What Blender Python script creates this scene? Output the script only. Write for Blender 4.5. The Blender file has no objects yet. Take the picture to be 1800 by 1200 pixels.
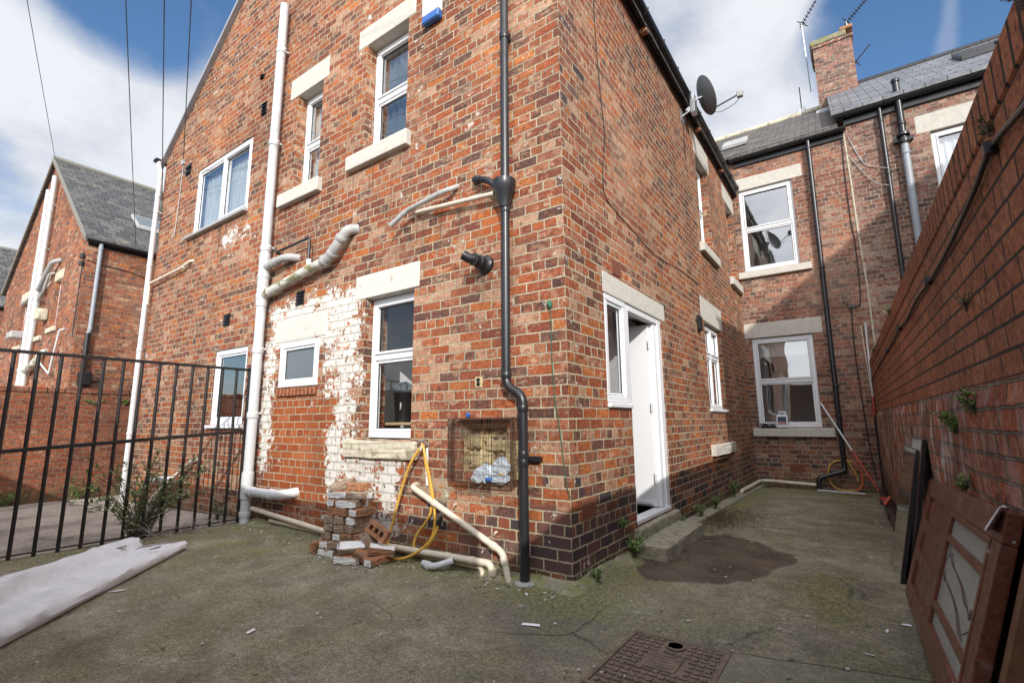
import bpy, bmesh, math, random
from mathutils import Vector, Matrix
R = math.radians
rnd = random.Random(7)
scene = bpy.context.scene
col = scene.collection
scene.view_settings.view_transform = 'Standard'
scene.view_settings.look = 'None'
scene.view_settings.gamma = 1
scene.view_settings.exposure = 0.28
scene.cycles.max_bounces = 8
scene.cycles.transparent_max_bounces = 16
scene.cycles.use_denoising = True

# ------------------------------------------------------------------ mesh helpers
class MB:
    def __init__(s):
        s.v, s.f, s.m = [], [], []
    def quad(s, pts, mi=0):
        n = len(s.v); s.v += [tuple(p) for p in pts]; s.f.append(tuple(range(n, n+len(pts)))); s.m.append(mi); return s
    def hexa(s, p, mi=0):   # p: 8 points, bottom ring 0-3 then top ring 4-7
        n = len(s.v); s.v += [tuple(q) for q in p]
        for f in ((3,2,1,0),(4,5,6,7),(0,1,5,4),(1,2,6,5),(2,3,7,6),(3,0,4,7)):
            s.f.append(tuple(n+i for i in f)); s.m.append(mi)
        return s
    def box(s, x0, x1, y0, y1, z0, z1, mi=0):
        x0,x1=min(x0,x1),max(x0,x1); y0,y1=min(y0,y1),max(y0,y1); z0,z1=min(z0,z1),max(z0,z1)
        return s.hexa([(x0,y0,z0),(x1,y0,z0),(x1,y1,z0),(x0,y1,z0),(x0,y0,z1),(x1,y0,z1),(x1,y1,z1),(x0,y1,z1)], mi)
    def bar(s, a, b, w, h, up=(0,0,1), mi=0):
        a, b = Vector(a), Vector(b); d = (b-a).normalized(); up = Vector(up)
        if abs(d.dot(up)) > .99: up = Vector((1,0,0))
        sd = d.cross(up).normalized()*w/2; uu = sd.cross(d).normalized()*h/2
        return s.hexa([a-sd-uu, a+sd-uu, b+sd-uu, b-sd-uu, a-sd+uu, a+sd+uu, b+sd+uu, b-sd+uu], mi)
    def tube(s, pts, r, n=12, cap=True, mi=0):
        pts = [Vector(p) for p in pts]; N = len(pts)
        rr = r if isinstance(r, (list, tuple)) else [r]*N
        t0 = (pts[1]-pts[0]).normalized()
        u = t0.orthogonal().normalized(); base = len(s.v)
        for i, p in enumerate(pts):
            if i == 0: t = (pts[1]-p)
            elif i == N-1: t = (p-pts[i-1])
            else: t = (pts[i+1]-p).normalized()+(p-pts[i-1]).normalized()
            if t.length < 1e-9: t = t0.copy()
            t.normalize()
            u = (u - t*u.dot(t))
            if u.length < 1e-6: u = t.orthogonal()
            u.normalize(); w = t.cross(u)
            for k in range(n):
                a = 2*math.pi*k/n
                s.v.append(tuple(p + (u*math.cos(a)+w*math.sin(a))*rr[i]))
        for i in range(N-1):
            for k in range(n):
                a = base+i*n+k; b = base+i*n+(k+1)%n
                s.f.append((a, b, b+n, a+n)); s.m.append(mi)
        if cap:
            s.f.append(tuple(base+k for k in range(n))[::-1]); s.m.append(mi)
            s.f.append(tuple(base+(N-1)*n+k for k in range(n))); s.m.append(mi)
        return s
    def ring(s, p, d, r0, h, n=14, mi=0):  # a collar: short fat tube centred on p along d
        p, d = Vector(p), Vector(d).normalized()
        return s.tube([p-d*h/2, p-d*h*.42, p+d*h*.42, p+d*h/2], [r0*.96, r0, r0, r0*.96], n, True, mi)
    def prism(s, prof, a, b, ax, mi=0):   # profile of 2d points extruded along axis ax from a to b
        def P(u, v, w):
            return {'x':(w,u,v),'y':(u,w,v),'z':(u,v,w)}[ax]
        n = len(s.v); k = len(prof)
        s.v += [P(u,v,a) for u,v in prof]+[P(u,v,b) for u,v in prof]
        s.f.append(tuple(range(n,n+k))[::-1]); s.m.append(mi)
        s.f.append(tuple(range(n+k,n+2*k))); s.m.append(mi)
        for i in range(k):
            j=(i+1)%k; s.f.append((n+i,n+j,n+k+j,n+k+i)); s.m.append(mi)
        return s
    def lathe(s, prof, o, d, n=20, mi=0):  # prof: (radius, along) about axis d from o
        o, d = Vector(o), Vector(d).normalized()
        return s.tube([o+d*h for r,h in prof], [max(r,1e-4) for r,h in prof], n, True, mi)
    def build(s, name, mats, parent=None, bevel=0, smooth=False, seg=1, sub=None, jitter=0):
        me = bpy.data.meshes.new(name); me.from_pydata(s.v, [], s.f)
        mats = mats if isinstance(mats, (list, tuple)) else [mats]
        for m in mats: me.materials.append(m)
        for p, mi in zip(me.polygons, s.m): p.material_index = mi
        bm = bmesh.new(); bm.from_mesh(me)
        bmesh.ops.recalc_face_normals(bm, faces=bm.faces)
        if bevel:
            es = [e for e in bm.edges if len(e.link_faces)==2 and e.calc_face_angle(0) > .6]
            bmesh.ops.bevel(bm, geom=es, offset=bevel, segments=seg, affect='EDGES', profile=.6, clamp_overlap=True)
        if sub:
            bmesh.ops.subdivide_edges(bm, edges=[e for e in bm.edges if e.calc_length()>sub], cuts=4, use_grid_fill=True)
        if jitter:
            for v in bm.verts: v.co += Vector((rnd.uniform(-1,1),rnd.uniform(-1,1),rnd.uniform(-1,1)))*jitter
        bm.to_mesh(me); bm.free()
        if smooth:
            me.polygons.foreach_set('use_smooth', [True]*len(me.polygons))
            try: me.set_sharp_from_angle(angle=R(42))
            except Exception: pass
        o = bpy.data.objects.new(name, me); col.objects.link(o)
        if parent is not None:
            o.parent = parent; o.matrix_parent_inverse = Matrix.Translation(-Vector(parent_world(parent)))
        return o

def parent_world(p):
    # world location of an un-rotated chain of parents (meshes are built in world coordinates)
    loc = Vector((0,0,0)); q = p
    M = Matrix.Identity(4); chain = []
    while q is not None: chain.append(q); q = q.parent
    for c in reversed(chain): M = M @ c.matrix_parent_inverse @ Matrix.Translation(c.location)
    return M.translation

def tag(o, label=None, cat=None, group=None, kind=None):
    if label: o['label'] = label
    if cat: o['category'] = cat
    if group: o['group'] = group
    if kind: o['kind'] = kind
    return o

def thing(name, loc, label, cat, group=None):
    o = bpy.data.objects.new(name, None); o.empty_display_size = .1
    col.objects.link(o); o.location = loc
    return tag(o, label, cat, group)

def arc_path(pts, r, n=5):
    pts = [Vector(p) for p in pts]; out = [pts[0]]
    for i in range(1, len(pts)-1):
        a, b, c = pts[i-1], pts[i], pts[i+1]
        d1, d2 = (a-b), (c-b); q = min(r, d1.length*.48, d2.length*.48)
        p1, p2 = b+d1.normalized()*q, b+d2.normalized()*q
        for k in range(n+1):
            t = k/n; out.append(p1*(1-t)**2 + b*2*t*(1-t) + p2*t*t)
    out.append(pts[-1]); return out

def smooth_path(pts, n=4):
    P = [Vector(p) for p in pts]; out = []
    for i in range(len(P)-1):
        p0 = P[max(i-1,0)]; p1 = P[i]; p2 = P[i+1]; p3 = P[min(i+2,len(P)-1)]
        for k in range(n):
            t = k/n
            out.append(.5*((2*p1)+(p2-p0)*t+(2*p0-5*p1+4*p2-p3)*t*t+(3*p1-p0-3*p2+p3)*t**3))
    out.append(P[-1]); return out

# ------------------------------------------------------------------ node helpers
class NT:
    def __init__(s, name):
        s.mat = bpy.data.materials.new(name); s.mat.use_nodes = True
        s.nt = s.mat.node_tree; s.nt.nodes.clear()
        s.out = s.n('ShaderNodeOutputMaterial')
    def n(s, t, **k):
        x = s.nt.nodes.new(t)
        for a, b in k.items(): setattr(x, a, b)
        return x
    def l(s, a, b): s.nt.links.new(a, b)
    def put(s, sock, v):
        if v is None: return
        if isinstance(v, bpy.types.NodeSocket): s.l(v, sock)
        else: sock.default_value = v
    def m(s, op, a, b=None, c=None, clamp=False):
        x = s.n('ShaderNodeMath', operation=op, use_clamp=clamp)
        s.put(x.inputs[0], a); s.put(x.inputs[1], b); s.put(x.inputs[2], c); return x.outputs[0]
    def ss(s, x, a, b, lo=0., hi=1.):   # smooth step remap
        q = s.n('ShaderNodeMapRange', interpolation_type='SMOOTHSTEP')
        s.put(q.inputs['Value'], x); q.inputs['From Min'].default_value=a; q.inputs['From Max'].default_value=b
        q.inputs['To Min'].default_value=lo; q.inputs['To Max'].default_value=hi; return q.outputs[0]
    def mix(s, f, a, b, mode='MIX'):
        x = s.n('ShaderNodeMix', data_type='RGBA', blend_type=mode)
        s.put(x.inputs['Factor'], f)
        for i, v in ((6,a),(7,b)):
            if isinstance(v, (tuple,list)) and len(v)==3: v = (*v,1)
            s.put(x.inputs[i], v)
        return x.outputs[2]
    def noise(s, vec=None, scale=5., detail=3., rough=.55, dist=0.):
        x = s.n('ShaderNodeTexNoise'); s.put(x.inputs['Vector'], vec)
        x.inputs['Scale'].default_value=scale; x.inputs['Detail'].default_value=detail
        x.inputs['Roughness'].default_value=rough; x.inputs['Distortion'].default_value=dist
        return x.outputs['Fac']
    def ramp(s, f, stops, interp='LINEAR'):
        x = s.n('ShaderNodeValToRGB'); cr = x.color_ramp; cr.interpolation = interp
        while len(cr.elements) < len(stops): cr.elements.new(.5)
        for e, (p, c) in zip(cr.elements, stops):
            e.position = p; e.color = (*c, 1) if len(c)==3 else c
        s.put(x.inputs[0], f); return x.outputs[0]
    def pos(s):
        g = s.n('ShaderNodeNewGeometry'); p = s.n('ShaderNodeSeparateXYZ'); s.l(g.outputs['Position'], p.inputs[0])
        q = s.n('ShaderNodeSeparateXYZ'); s.l(g.outputs['True Normal'], q.inputs[0])
        return g.outputs['Position'], p.outputs, q.outputs
    def comb(s, x, y, z=0.):
        c = s.n('ShaderNodeCombineXYZ'); s.put(c.inputs[0], x); s.put(c.inputs[1], y); s.put(c.inputs[2], z); return c.outputs[0]
    def boxmask(s, P, x0, x1, z0, z1, e=.15, ui=0):
        a = s.m('MULTIPLY', s.ss(P[ui], x0-e, x0+e), s.ss(P[ui], x1-e, x1+e, 1., 0.))
        b = s.m('MULTIPLY', s.ss(P[2], z0-e, z0+e), s.ss(P[2], z1-e, z1+e, 1., 0.))
        return s.m('MULTIPLY', a, b)
    def finish(s, color, rough=.8, bump=None, bdist=.01, bstr=1., metallic=0., spec=None, **kw):
        b = s.n('ShaderNodeBsdfPrincipled')
        if isinstance(color, (tuple,list)) and len(color)==3: color = (*color,1)
        s.put(b.inputs['Base Color'], color); s.put(b.inputs['Roughness'], rough); s.put(b.inputs['Metallic'], metallic)
        if spec is not None: s.put(b.inputs['Specular IOR Level'], spec)
        for k, v in kw.items(): s.put(b.inputs[k], v)
        if bump is not None:
            bp = s.n('ShaderNodeBump'); bp.inputs['Strength'].default_value=bstr; bp.inputs['Distance'].default_value=bdist
            s.l(bump, bp.inputs['Height']); s.l(bp.outputs[0], b.inputs['Normal'])
        s.l(b.outputs[0], s.out.inputs[0]); return s.mat

def brick(name, ramp, mortar=(.47,.40,.285), bw=.235, rh=.083, ms=.0070, zoff=0., uoff=0., squash=.5, sqf=4,
          warp=.010, pale=.35, soot=.35, paint=None, fresh=None, dark=None, mort_amt=1., bump=.012, smoothm=.25, stain=None, sat=1.08, repoint=None):
    s = NT(name); pv, P, Nn = s.pos()
    ax = s.m('GREATER_THAN', s.m('ABSOLUTE', Nn[0]), .6)
    u = s.m('ADD', s.m('MULTIPLY', P[0], s.m('SUBTRACT', 1., ax)), s.m('MULTIPLY', s.m('ADD', P[1], bw*.5), ax))
    w1 = s.n('ShaderNodeTexNoise'); s.l(pv, w1.inputs['Vector']); w1.inputs['Scale'].default_value=7; w1.inputs['Detail'].default_value=3
    wx = s.n('ShaderNodeSeparateColor'); s.l(w1.outputs['Color'], wx.inputs[0])
    w2 = s.n('ShaderNodeTexNoise'); s.l(pv, w2.inputs['Vector']); w2.inputs['Scale'].default_value=45; w2.inputs['Detail'].default_value=2
    wy = s.n('ShaderNodeSeparateColor'); s.l(w2.outputs['Color'], wy.inputs[0])
    du = s.m('ADD', s.m('MULTIPLY', s.m('SUBTRACT', wx.outputs[0], .5), warp*2.4), s.m('MULTIPLY', s.m('SUBTRACT', wy.outputs[0], .5), warp))
    dv = s.m('ADD', s.m('MULTIPLY', s.m('SUBTRACT', wx.outputs[1], .5), warp*1.5), s.m('MULTIPLY', s.m('SUBTRACT', wy.outputs[1], .5), warp))
    vec = s.comb(s.m('ADD', s.m('ADD', u, uoff+100*bw), du), s.m('ADD', s.m('ADD', P[2], zoff+48*rh), dv))
    b = s.n('ShaderNodeTexBrick', offset=.5, offset_frequency=2, squash=squash, squash_frequency=sqf)
    s.l(vec, b.inputs['Vector']); b.inputs['Scale'].default_value=1
    b.inputs['Color1'].default_value=(0,0,0,1); b.inputs['Color2'].default_value=(1,1,1,1); b.inputs['Mortar'].default_value=(.5,.5,.5,1)
    b.inputs['Mortar Size'].default_value=ms; b.inputs['Mortar Smooth'].default_value=smoothm
    b.inputs['Bias'].default_value=0; b.inputs['Brick Width'].default_value=bw; b.inputs['Row Height'].default_value=rh
    fac = b.outputs['Fac']
    sc = s.n('ShaderNodeSeparateColor'); s.l(b.outputs['Color'], sc.inputs[0]); r1 = sc.outputs[0]
    wn = s.n('ShaderNodeTexWhiteNoise', noise_dimensions='1D'); s.l(r1, wn.inputs['W']); ws = s.n('ShaderNodeSeparateColor'); s.l(wn.outputs['Color'], ws.inputs[0])
    r2, r3, r4 = ws.outputs[0], ws.outputs[1], ws.outputs[2]
    n_f = s.noise(pv, 55., 4., .65); n_m = s.noise(pv, 13., 4., .6); n_l = s.noise(pv, .9, 4., .6); n_p = s.noise(pv, 4.5, 5., .7)
    c = s.ramp(s.m('ADD', r2, s.m('MULTIPLY', s.m('SUBTRACT', n_m, .5), .22)), ramp, 'LINEAR')
    # fired-in blotches, fine grain
    c = s.mix(s.m('MULTIPLY', s.ss(n_m, .52, .72), s.m('MULTIPLY', r3, .75)), c, (.055,.026,.022))
    n_w = s.noise(s.comb(s.m('MULTIPLY', u, .55), P[2], r1), 17., 5., .7)
    c = s.mix(s.m('MULTIPLY', s.ss(s.m('ADD', n_w, s.m('MULTIPLY', s.m('SUBTRACT', n_p, .5), .5)), .50, .66), s.m('MULTIPLY', s.ss(r4, .22, .75), pale)), c, (.54,.395,.275))
    n_s = s.noise(pv, 26., 5., .75)
    c = s.mix(s.m('MULTIPLY', s.ss(n_s, .50, .66), .62), c, (.060,.036,.030))
    c = s.mix(s.m('MULTIPLY', s.ss(n_s, .46, .34), .40), c, (.52,.34,.24))
    c = s.mix(1., c, s.ramp(n_f, [(.25,(.58,.58,.58)),(.75,(1.40,1.38,1.36))]), 'MULTIPLY')
    if dark is not None:   # dark engineering bricks of the plinth
        msk = dark(s, P)
        k = s.ss(s.m('ADD', s.m('ADD', msk, s.m('MULTIPLY', r3, .55)), s.m('MULTIPLY', s.m('SUBTRACT', n_p, .5), .5)), .78, .98)
        dc = s.ramp(r4, [(0,(.050,.040,.044)),(.45,(.085,.056,.056)),(.8,(.12,.066,.056)),(1.,(.17,.08,.058))])
        dc = s.mix(1., dc, s.ramp(n_f, [(.25,(.6,.6,.6)),(.75,(1.5,1.5,1.5))]), 'MULTIPLY')
        c = s.mix(k, c, dc)
    if fresh is not None:
        k = s.ss(fresh(s, P), .4, .6)
        fc = s.ramp(r2, [(0,(.26,.075,.035)),(.5,(.33,.10,.045)),(1.,(.38,.13,.06))])
        c = s.mix(s.m('MULTIPLY', k, .92), c, s.mix(1., fc, s.ramp(n_f, [(.25,(.8,.8,.8)),(.75,(1.15,1.15,1.15))]), 'MULTIPLY'))
    # broad weathering: whole areas paler or dirtier than others
    n_b = s.noise(s.comb(u, s.m('MULTIPLY', P[2], .6), 3.), .55, 4., .6)
    c = s.mix(1., c, s.ramp(n_b, [(.30,(.66,.64,.64)),(.5,(1.,1.,1.)),(.70,(1.22,1.20,1.18))]), 'MULTIPLY')
    c = s.mix(s.m('MULTIPLY', s.ss(n_b, .52, .70), .18), c, (.48,.34,.235))
    mcol = s.mix(s.ss(n_p, .35, .7), mortar, tuple(x*.6 for x in mortar))
    mcol = s.mix(1., mcol, s.ramp(n_f, [(.3,(.75,.75,.75)),(.7,(1.2,1.2,1.2))]), 'MULTIPLY')
    facm = s.m('MULTIPLY', fac, mort_amt)
    if repoint is not None:
        k = s.ss(s.m('ADD', repoint(s, P), s.m('MULTIPLY', s.m('SUBTRACT', n_p, .5), 1.1)), .5, .62)
        facm = s.m('MAXIMUM', facm, s.m('MULTIPLY', k, .9))
    c = s.mix(facm, c, mcol)
    if soot:
        c = s.mix(s.m('MULTIPLY', s.ss(s.m('ADD', n_l, s.m('MULTIPLY', n_p, .35)), .62, .95), soot), c, (.045,.032,.026))
    if stain is not None: c = stain(s, P, pv, c, n_p, n_m)
    rough = .85
    if paint is not None:
        flake = s.m('ADD', s.m('MULTIPLY', s.m('SUBTRACT', n_p, .5), 2.7), s.m('ADD', s.m('MULTIPLY', s.m('SUBTRACT', n_m, .5), 1.4), s.m('ADD', s.m('MULTIPLY', s.m('SUBTRACT', r3, .5), .22), s.m('MULTIPLY', s.m('SUBTRACT', n_s, .5), 1.1))))
        k = s.ss(s.m('ADD', paint(s, P), flake), .46, .62, 0., .93)
        pc = s.mix(s.ss(s.noise(pv, 9., 3.), .5, .8), (.66,.65,.61), (.44,.40,.33))
        k = s.m('MULTIPLY', k, s.m('SUBTRACT', 1., s.m('MULTIPLY', fac, .55)))
        c = s.mix(k, c, pc)
    if sat != 1.0:
        h = s.n('ShaderNodeHueSaturation'); h.inputs['Saturation'].default_value=sat; s.l(c, h.inputs['Color']); c = h.outputs[0]
    hgt = s.m('ADD', s.m('ADD', s.m('MULTIPLY', s.m('SUBTRACT', 1., fac), 1.), s.m('MULTIPLY', n_m, .35)), s.m('MULTIPLY', n_f, .16))
    hgt = s.m('ADD', hgt, s.m('MULTIPLY', r4, .35))
    return s.finish(c, rough, hgt, bump, .9, spec=.25)

RED = [(0.,(.150,.055,.040)),(.11,(.26,.082,.046)),(.23,(.36,.115,.056)),(.33,(.082,.050,.042)),(.39,(.19,.068,.045)),(.49,(.42,.155,.062)),(.58,(.29,.100,.060)),(.66,(.092,.057,.048)),(.73,(.34,.150,.090)),(.82,(.22,.078,.050)),(.91,(.42,.27,.185)),(1.,(.30,.098,.052))]
RED2 = [(0.,(.150,.06,.045)),(.18,(.26,.088,.052)),(.34,(.34,.112,.060)),(.46,(.10,.064,.056)),(.56,(.22,.080,.054)),(.68,(.37,.150,.080)),(.78,(.13,.075,.062)),(.90,(.40,.25,.175)),(1.,(.26,.092,.055))]

def gable_paint(s, P):
    m = s.m('MULTIPLY', s.boxmask(P, -4.20,-2.42,1.98,2.62,.16), .80)
    for a in ((-3.00,-2.40,1.42,2.2,.18),(-2.80,-2.40,1.0,1.5,.18),(-4.30,-4.0,.6,2.2,.14),(-2.95,-1.72,.36,.96,.18),(-2.85,-1.75,.06,.42,.16),(-2.95,-2.4,.72,1.16,.16)):
        q = s.boxmask(P,*a); q = s.m('MULTIPLY', q, .72); m = s.m('MAXIMUM', m, q)
    m = s.m('MAXIMUM', m, s.m('MULTIPLY', s.boxmask(P,-5.75,-4.9,3.68,3.95,.1), .55))
    return s.m('MULTIPLY', m, s.m('LESS_THAN', P[1], .05))
def gable_fresh(s, P):
    m = s.boxmask(P,-4.10,-2.62,.30,1.44,.05)
    m = s.m('MAXIMUM', m, s.boxmask(P,-.80,-.56,2.72,2.96,.02))
    return m
def gable_repoint(s, P):
    m = s.m('MULTIPLY', s.boxmask(P,-1.35,-.45,.50,1.26,.10), .50)
    m = s.m('MAXIMUM', m, s.m('MULTIPLY', s.boxmask(P,-1.2,-.7,2.3,2.95,.12), .45))
    m = s.m('MAXIMUM', m, s.m('MULTIPLY', s.boxmask(P,-1.62,-1.1,.42,.75,.1), .55))
    return m
def plinth_dark(s, P):
    # plinth courses, and the sooty quoin at the corner
    a = s.m('MULTIPLY', s.ss(P[2], .78, .30), s.ss(P[0], -2.05, -1.6))
    q = s.m('MULTIPLY', s.m('MULTIPLY', s.ss(P[0], -.34, -.08), s.ss(P[1], .42, .12)), .30)
    q2 = s.m('MULTIPLY', s.ss(P[2], 1.7, .35), s.m('MULTIPLY', s.ss(P[0], -1.1, -.2), .26))
    q3 = s.m('MULTIPLY', s.m('MULTIPLY', s.m('LESS_THAN', s.m('ABSOLUTE', P[0]), .02), s.ss(P[1], .95, .25)), s.m('MULTIPLY', s.ss(P[2], 2.7, 3.3), .42))
    return s.m('ADD', s.m('MAXIMUM', s.m('MAXIMUM', s.m('MULTIPLY', a, s.ss(P[1], .4, 1.4, .60, .42)), q), q3), q2)
def gable_stain(s, P, pv, c, n_p, n_m):
    # rain runs below the sills, vents and pipe ends
    st = s.n('ShaderNodeMapping'); s.l(pv, st.inputs['Vector']); st.inputs['Scale'].default_value=(16,1,1.1)
    run = s.ss(s.noise(st.outputs[0], 1., 4., .65), .48, .68)
    k = None
    for (x0,x1,zt,l) in ((-2.74,-1.75,3.94,1.1),(-4.16,-3.27,3.89,.8),(-6.97,-5.03,4.10,1.3),(-5.66,-4.68,1.08,.8),(-2.57,-1.55,.80,.5),(-1.75,-1.0,3.1,.9),(-.85,-.68,2.4,.7)):
        q = s.m('MULTIPLY', s.m('MULTIPLY', s.ss(P[0], x0-.05, x0+.08), s.ss(P[0], x1+.05, x1-.08)), s.m('MULTIPLY', s.m('LESS_THAN', P[2], zt), s.ss(P[2], zt-l, zt)))
        k = q if k is None else s.m('MAXIMUM', k, q)
    c = s.mix(s.m('MULTIPLY', s.m('MULTIPLY', k, run), .62), c, (.050,.040,.034))
    return base_moss(s, P, pv, c, n_p, n_m)
def back_dark(s, P): return s.m('MULTIPLY', s.ss(P[2], 1.0, .2), .42)
def base_moss(s, P, pv, c, n_p, n_m):
    k = s.m('MULTIPLY', s.ss(P[2], .16, .0), s.ss(n_p, .35, .6))
    return s.mix(s.m('MULTIPLY', k, .75), c, (.085,.085,.045))

def side_soot(s, P, pv, c, n_p, n_m):
    # chimney soot washed down the quoin and under the eaves, worn through in places
    k = s.m('MULTIPLY', s.ss(P[2], 5.2, 5.9), .5)
    k = s.ss(s.m('ADD', k, s.m('MULTIPLY', s.m('SUBTRACT', n_p, .5), 2.2)), .45, 1.0, 0., .72)
    return base_moss(s, P, pv, s.mix(k, c, (.050,.040,.035)), n_p, n_m)
M = {}
M['brick_gable'] = brick('weathered red brick gable', RED, paint=gable_paint, fresh=gable_fresh, dark=plinth_dark, stain=gable_stain, repoint=gable_repoint, pale=.68, soot=.35)
M['brick_side'] = brick('weathered red brick side', RED, dark=plinth_dark, stain=side_soot, pale=.68, soot=.4)
M['brick_back'] = brick('weathered red brick rear', RED2, dark=back_dark, stain=base_moss, mortar=(.42,.36,.27), pale=.55, soot=.35, sat=.95)
M['brick_right_house'] = brick('pale red brick', RED2, mortar=(.40,.34,.25), pale=.75, soot=.35, sat=.85)
M['brick_far'] = brick('far red brick', RED, mortar=(.30,.23,.17), pale=.35, soot=.3)
M['brick_yard'] = brick('garden wall brick', [(0,(.15,.05,.033)),(.5,(.26,.085,.045)),(.8,(.20,.075,.05)),(1,(.30,.11,.06))], mortar=(.22,.17,.13), pale=.35, soot=.5, stain=base_moss)
def lime(s, P, pv, c, n_p, n_m):
    st = s.n('ShaderNodeMapping'); s.l(pv, st.inputs['Vector']); st.inputs['Scale'].default_value=(6,6,2.4)
    k = s.m('MULTIPLY', s.ss(s.noise(st.outputs[0], 1.5, 5., .7), .46, .64), s.ss(P[1], -.8, .9, .28, .88))
    c = s.mix(k, c, (.50,.48,.45))
    k2 = s.m('MULTIPLY', s.ss(s.noise(pv, 2.3, 4.), .55, .7), .5)
    c = s.mix(k2, c, (.055,.042,.035))
    return s.mix(s.m('MULTIPLY', s.m('MULTIPLY', s.ss(P[2], .45, .05), s.ss(n_p, .35, .6)), .6), c, (.07,.075,.035))
M['brick_old_low'] = brick('old dark brick', [(0,(.19,.068,.05)),(.35,(.33,.108,.062)),(.65,(.42,.145,.08)),(.85,(.25,.10,.075)),(1,(.36,.15,.10))], mortar=(.20,.175,.13), bw=.23, rh=.084, ms=.0075, warp=.013, pale=.35, soot=.2, stain=lime, bump=.03, smoothm=.6)
M['brick_modern'] = brick('smooth terracotta brick', [(0,(.30,.120,.066)),(.5,(.36,.148,.082)),(1,(.40,.17,.096))], mortar=(.055,.046,.04), bw=.245, rh=.0848, ms=.0065, warp=.0035, pale=.10, soot=.25, bump=.012, smoothm=.15, squash=1., sqf=2, zoff=0., sat=1.05)
M['brick_soldier'] = brick('terracotta coping brick', [(0,(.30,.120,.066)),(.5,(.36,.148,.082)),(1,(.40,.17,.096))], mortar=(.045,.038,.034), bw=.088, rh=.5, ms=.0095, warp=.003, pale=.1, soot=.3, bump=.02, smoothm=.15, squash=1., zoff=.1)
M['brick_new'] = brick('new sill brick', [(0,(.24,.07,.035)),(1,(.33,.10,.05))], bw=.075, rh=.4, ms=.006, squash=1., zoff=.05, warp=.004, pale=.1, soot=.1)
M['brick_air'] = NT('terracotta air brick').finish((.20,.072,.042), .85)

def simple(name, c, rough=.5, var=.12, scale=9., bump=0., metallic=0., spec=None, c2=None, s2=(.5,.7), **kw):
    s = NT(name); pv,P,Nn = s.pos()
    n = s.noise(pv, scale, 5., .65)
    k = s.mix(1., c, s.ramp(n, [(.25,(1-var,)*3),(.75,(1+var,)*3)]), 'MULTIPLY')
    if c2: k = s.mix(s.ss(s.noise(pv, scale*.6, 5., .7), *s2), k, c2)
    return s.finish(k, rough, n if bump else None, bump or .01, 1., metallic, spec, **kw)
M['stone'] = simple('pale sandstone', (.50,.475,.42), .85, .14, 14., .003, c2=(.40,.33,.22), s2=(.58,.8))
M['stone_worn'] = simple('worn sandstone', (.52,.47,.36), .9, .22, 16., .012, c2=(.22,.19,.12), s2=(.5,.68))
M['stone_paint'] = simple('painted stone', (.56,.535,.475), .8, .1, 10., .004, c2=(.36,.25,.14), s2=(.58,.74))
M['upvc'] = simple('white plastic frame', (.70,.71,.73), .32, .03, 6.)
M['door'] = simple('white door leaf', (.72,.72,.73), .4, .02, 4.)
M['pipe_white'] = simple('white soil pipe', (.54,.55,.56), .42, .10, 5., c2=(.50,.50,.47), s2=(.55,.75))
M['pipe_grey'] = simple('grey plastic pipe', (.36,.36,.35), .5, .14, 9., c2=(.24,.23,.18), s2=(.55,.75))
M['pipe_moss'] = simple('lichened white pipe', (.58,.57,.52), .55, .15, 12., c2=(.20,.19,.09), s2=(.44,.62))
M['pipe_cream'] = simple('yellowed waste pipe', (.60,.53,.42), .5, .12, 12., c2=(.36,.24,.14), s2=(.62,.8))
M['black'] = simple('black plastic', (.014,.014,.016), .35, .25, 10.)
M['black_worn'] = simple('worn black downpipe', (.018,.018,.021), .33, .25, 12., c2=(.10,.11,.13), s2=(.68,.85))
M['iron'] = simple('black painted iron', (.012,.010,.010), .42, .3, 18., c2=(.055,.026,.016), s2=(.55,.75))
M['rust'] = simple('rusty wire', (.075,.032,.018), .75, .35, 25.)
M['lead'] = simple('lead flashing', (.30,.31,.33), .5, .15, 6.)
M['steel'] = simple('galvanised steel', (.45,.46,.47), .4, .15, 12., metallic=.8)
M['plaster'] = simple('interior plaster', (.80,.79,.77), .9, .05, 3.)
M['wood_floor'] = simple('dark doormat', (.04,.04,.045), .95, .3, 60.)
M['wood_pale'] = simple('pale board', (.50,.36,.20), .6, .12, 9.)
M['blind'] = simple('grey window blind', (.42,.43,.44), .8, .05, 4.)
M['curtain'] = simple('pale net curtain', (.62,.62,.60), .9, .12, 7.)
M['slate'] = None
def glass(name, tint=(.93,.95,.95), k=2.4, base=.15, rough=.015):
    s = NT(name); t = s.n('ShaderNodeBsdfTransparent'); t.inputs[0].default_value=(*tint,1)
    g = s.n('ShaderNodeBsdfGlossy'); g.inputs['Color'].default_value=(.95,.96,.97,1); g.inputs['Roughness'].default_value=rough
    pv,P,Nn = s.pos(); bp = s.n('ShaderNodeBump'); bp.inputs['Strength'].default_value=.12; bp.inputs['Distance'].default_value=.02
    s.l(s.noise(pv, 2.2, 1.), bp.inputs['Height']); s.l(bp.outputs[0], g.inputs['Normal'])
    fr = s.n('ShaderNodeFresnel'); fr.inputs['IOR'].default_value=1.5
    ge = s.n('ShaderNodeNewGeometry')   # only the outer face of a pane mirrors
    f = s.m('MULTIPLY', s.m('ADD', s.m('MULTIPLY', fr.outputs[0], k), base, clamp=True), s.m('SUBTRACT', 1., ge.outputs['Backfacing']))
    mx = s.n('ShaderNodeMixShader'); s.l(f, mx.inputs[0]); s.l(t.outputs[0], mx.inputs[1]); s.l(g.outputs[0], mx.inputs[2])
    s.l(mx.outputs[0], s.out.inputs[0]); return s.mat
M['glass'] = glass('window glass')
M['glass_clear'] = glass('clear window glass', (.96,.97,.97), 1.0, .03)
M['glass_dark'] = glass('dark window glass', (.62,.65,.67), 2.4, .14)
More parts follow.
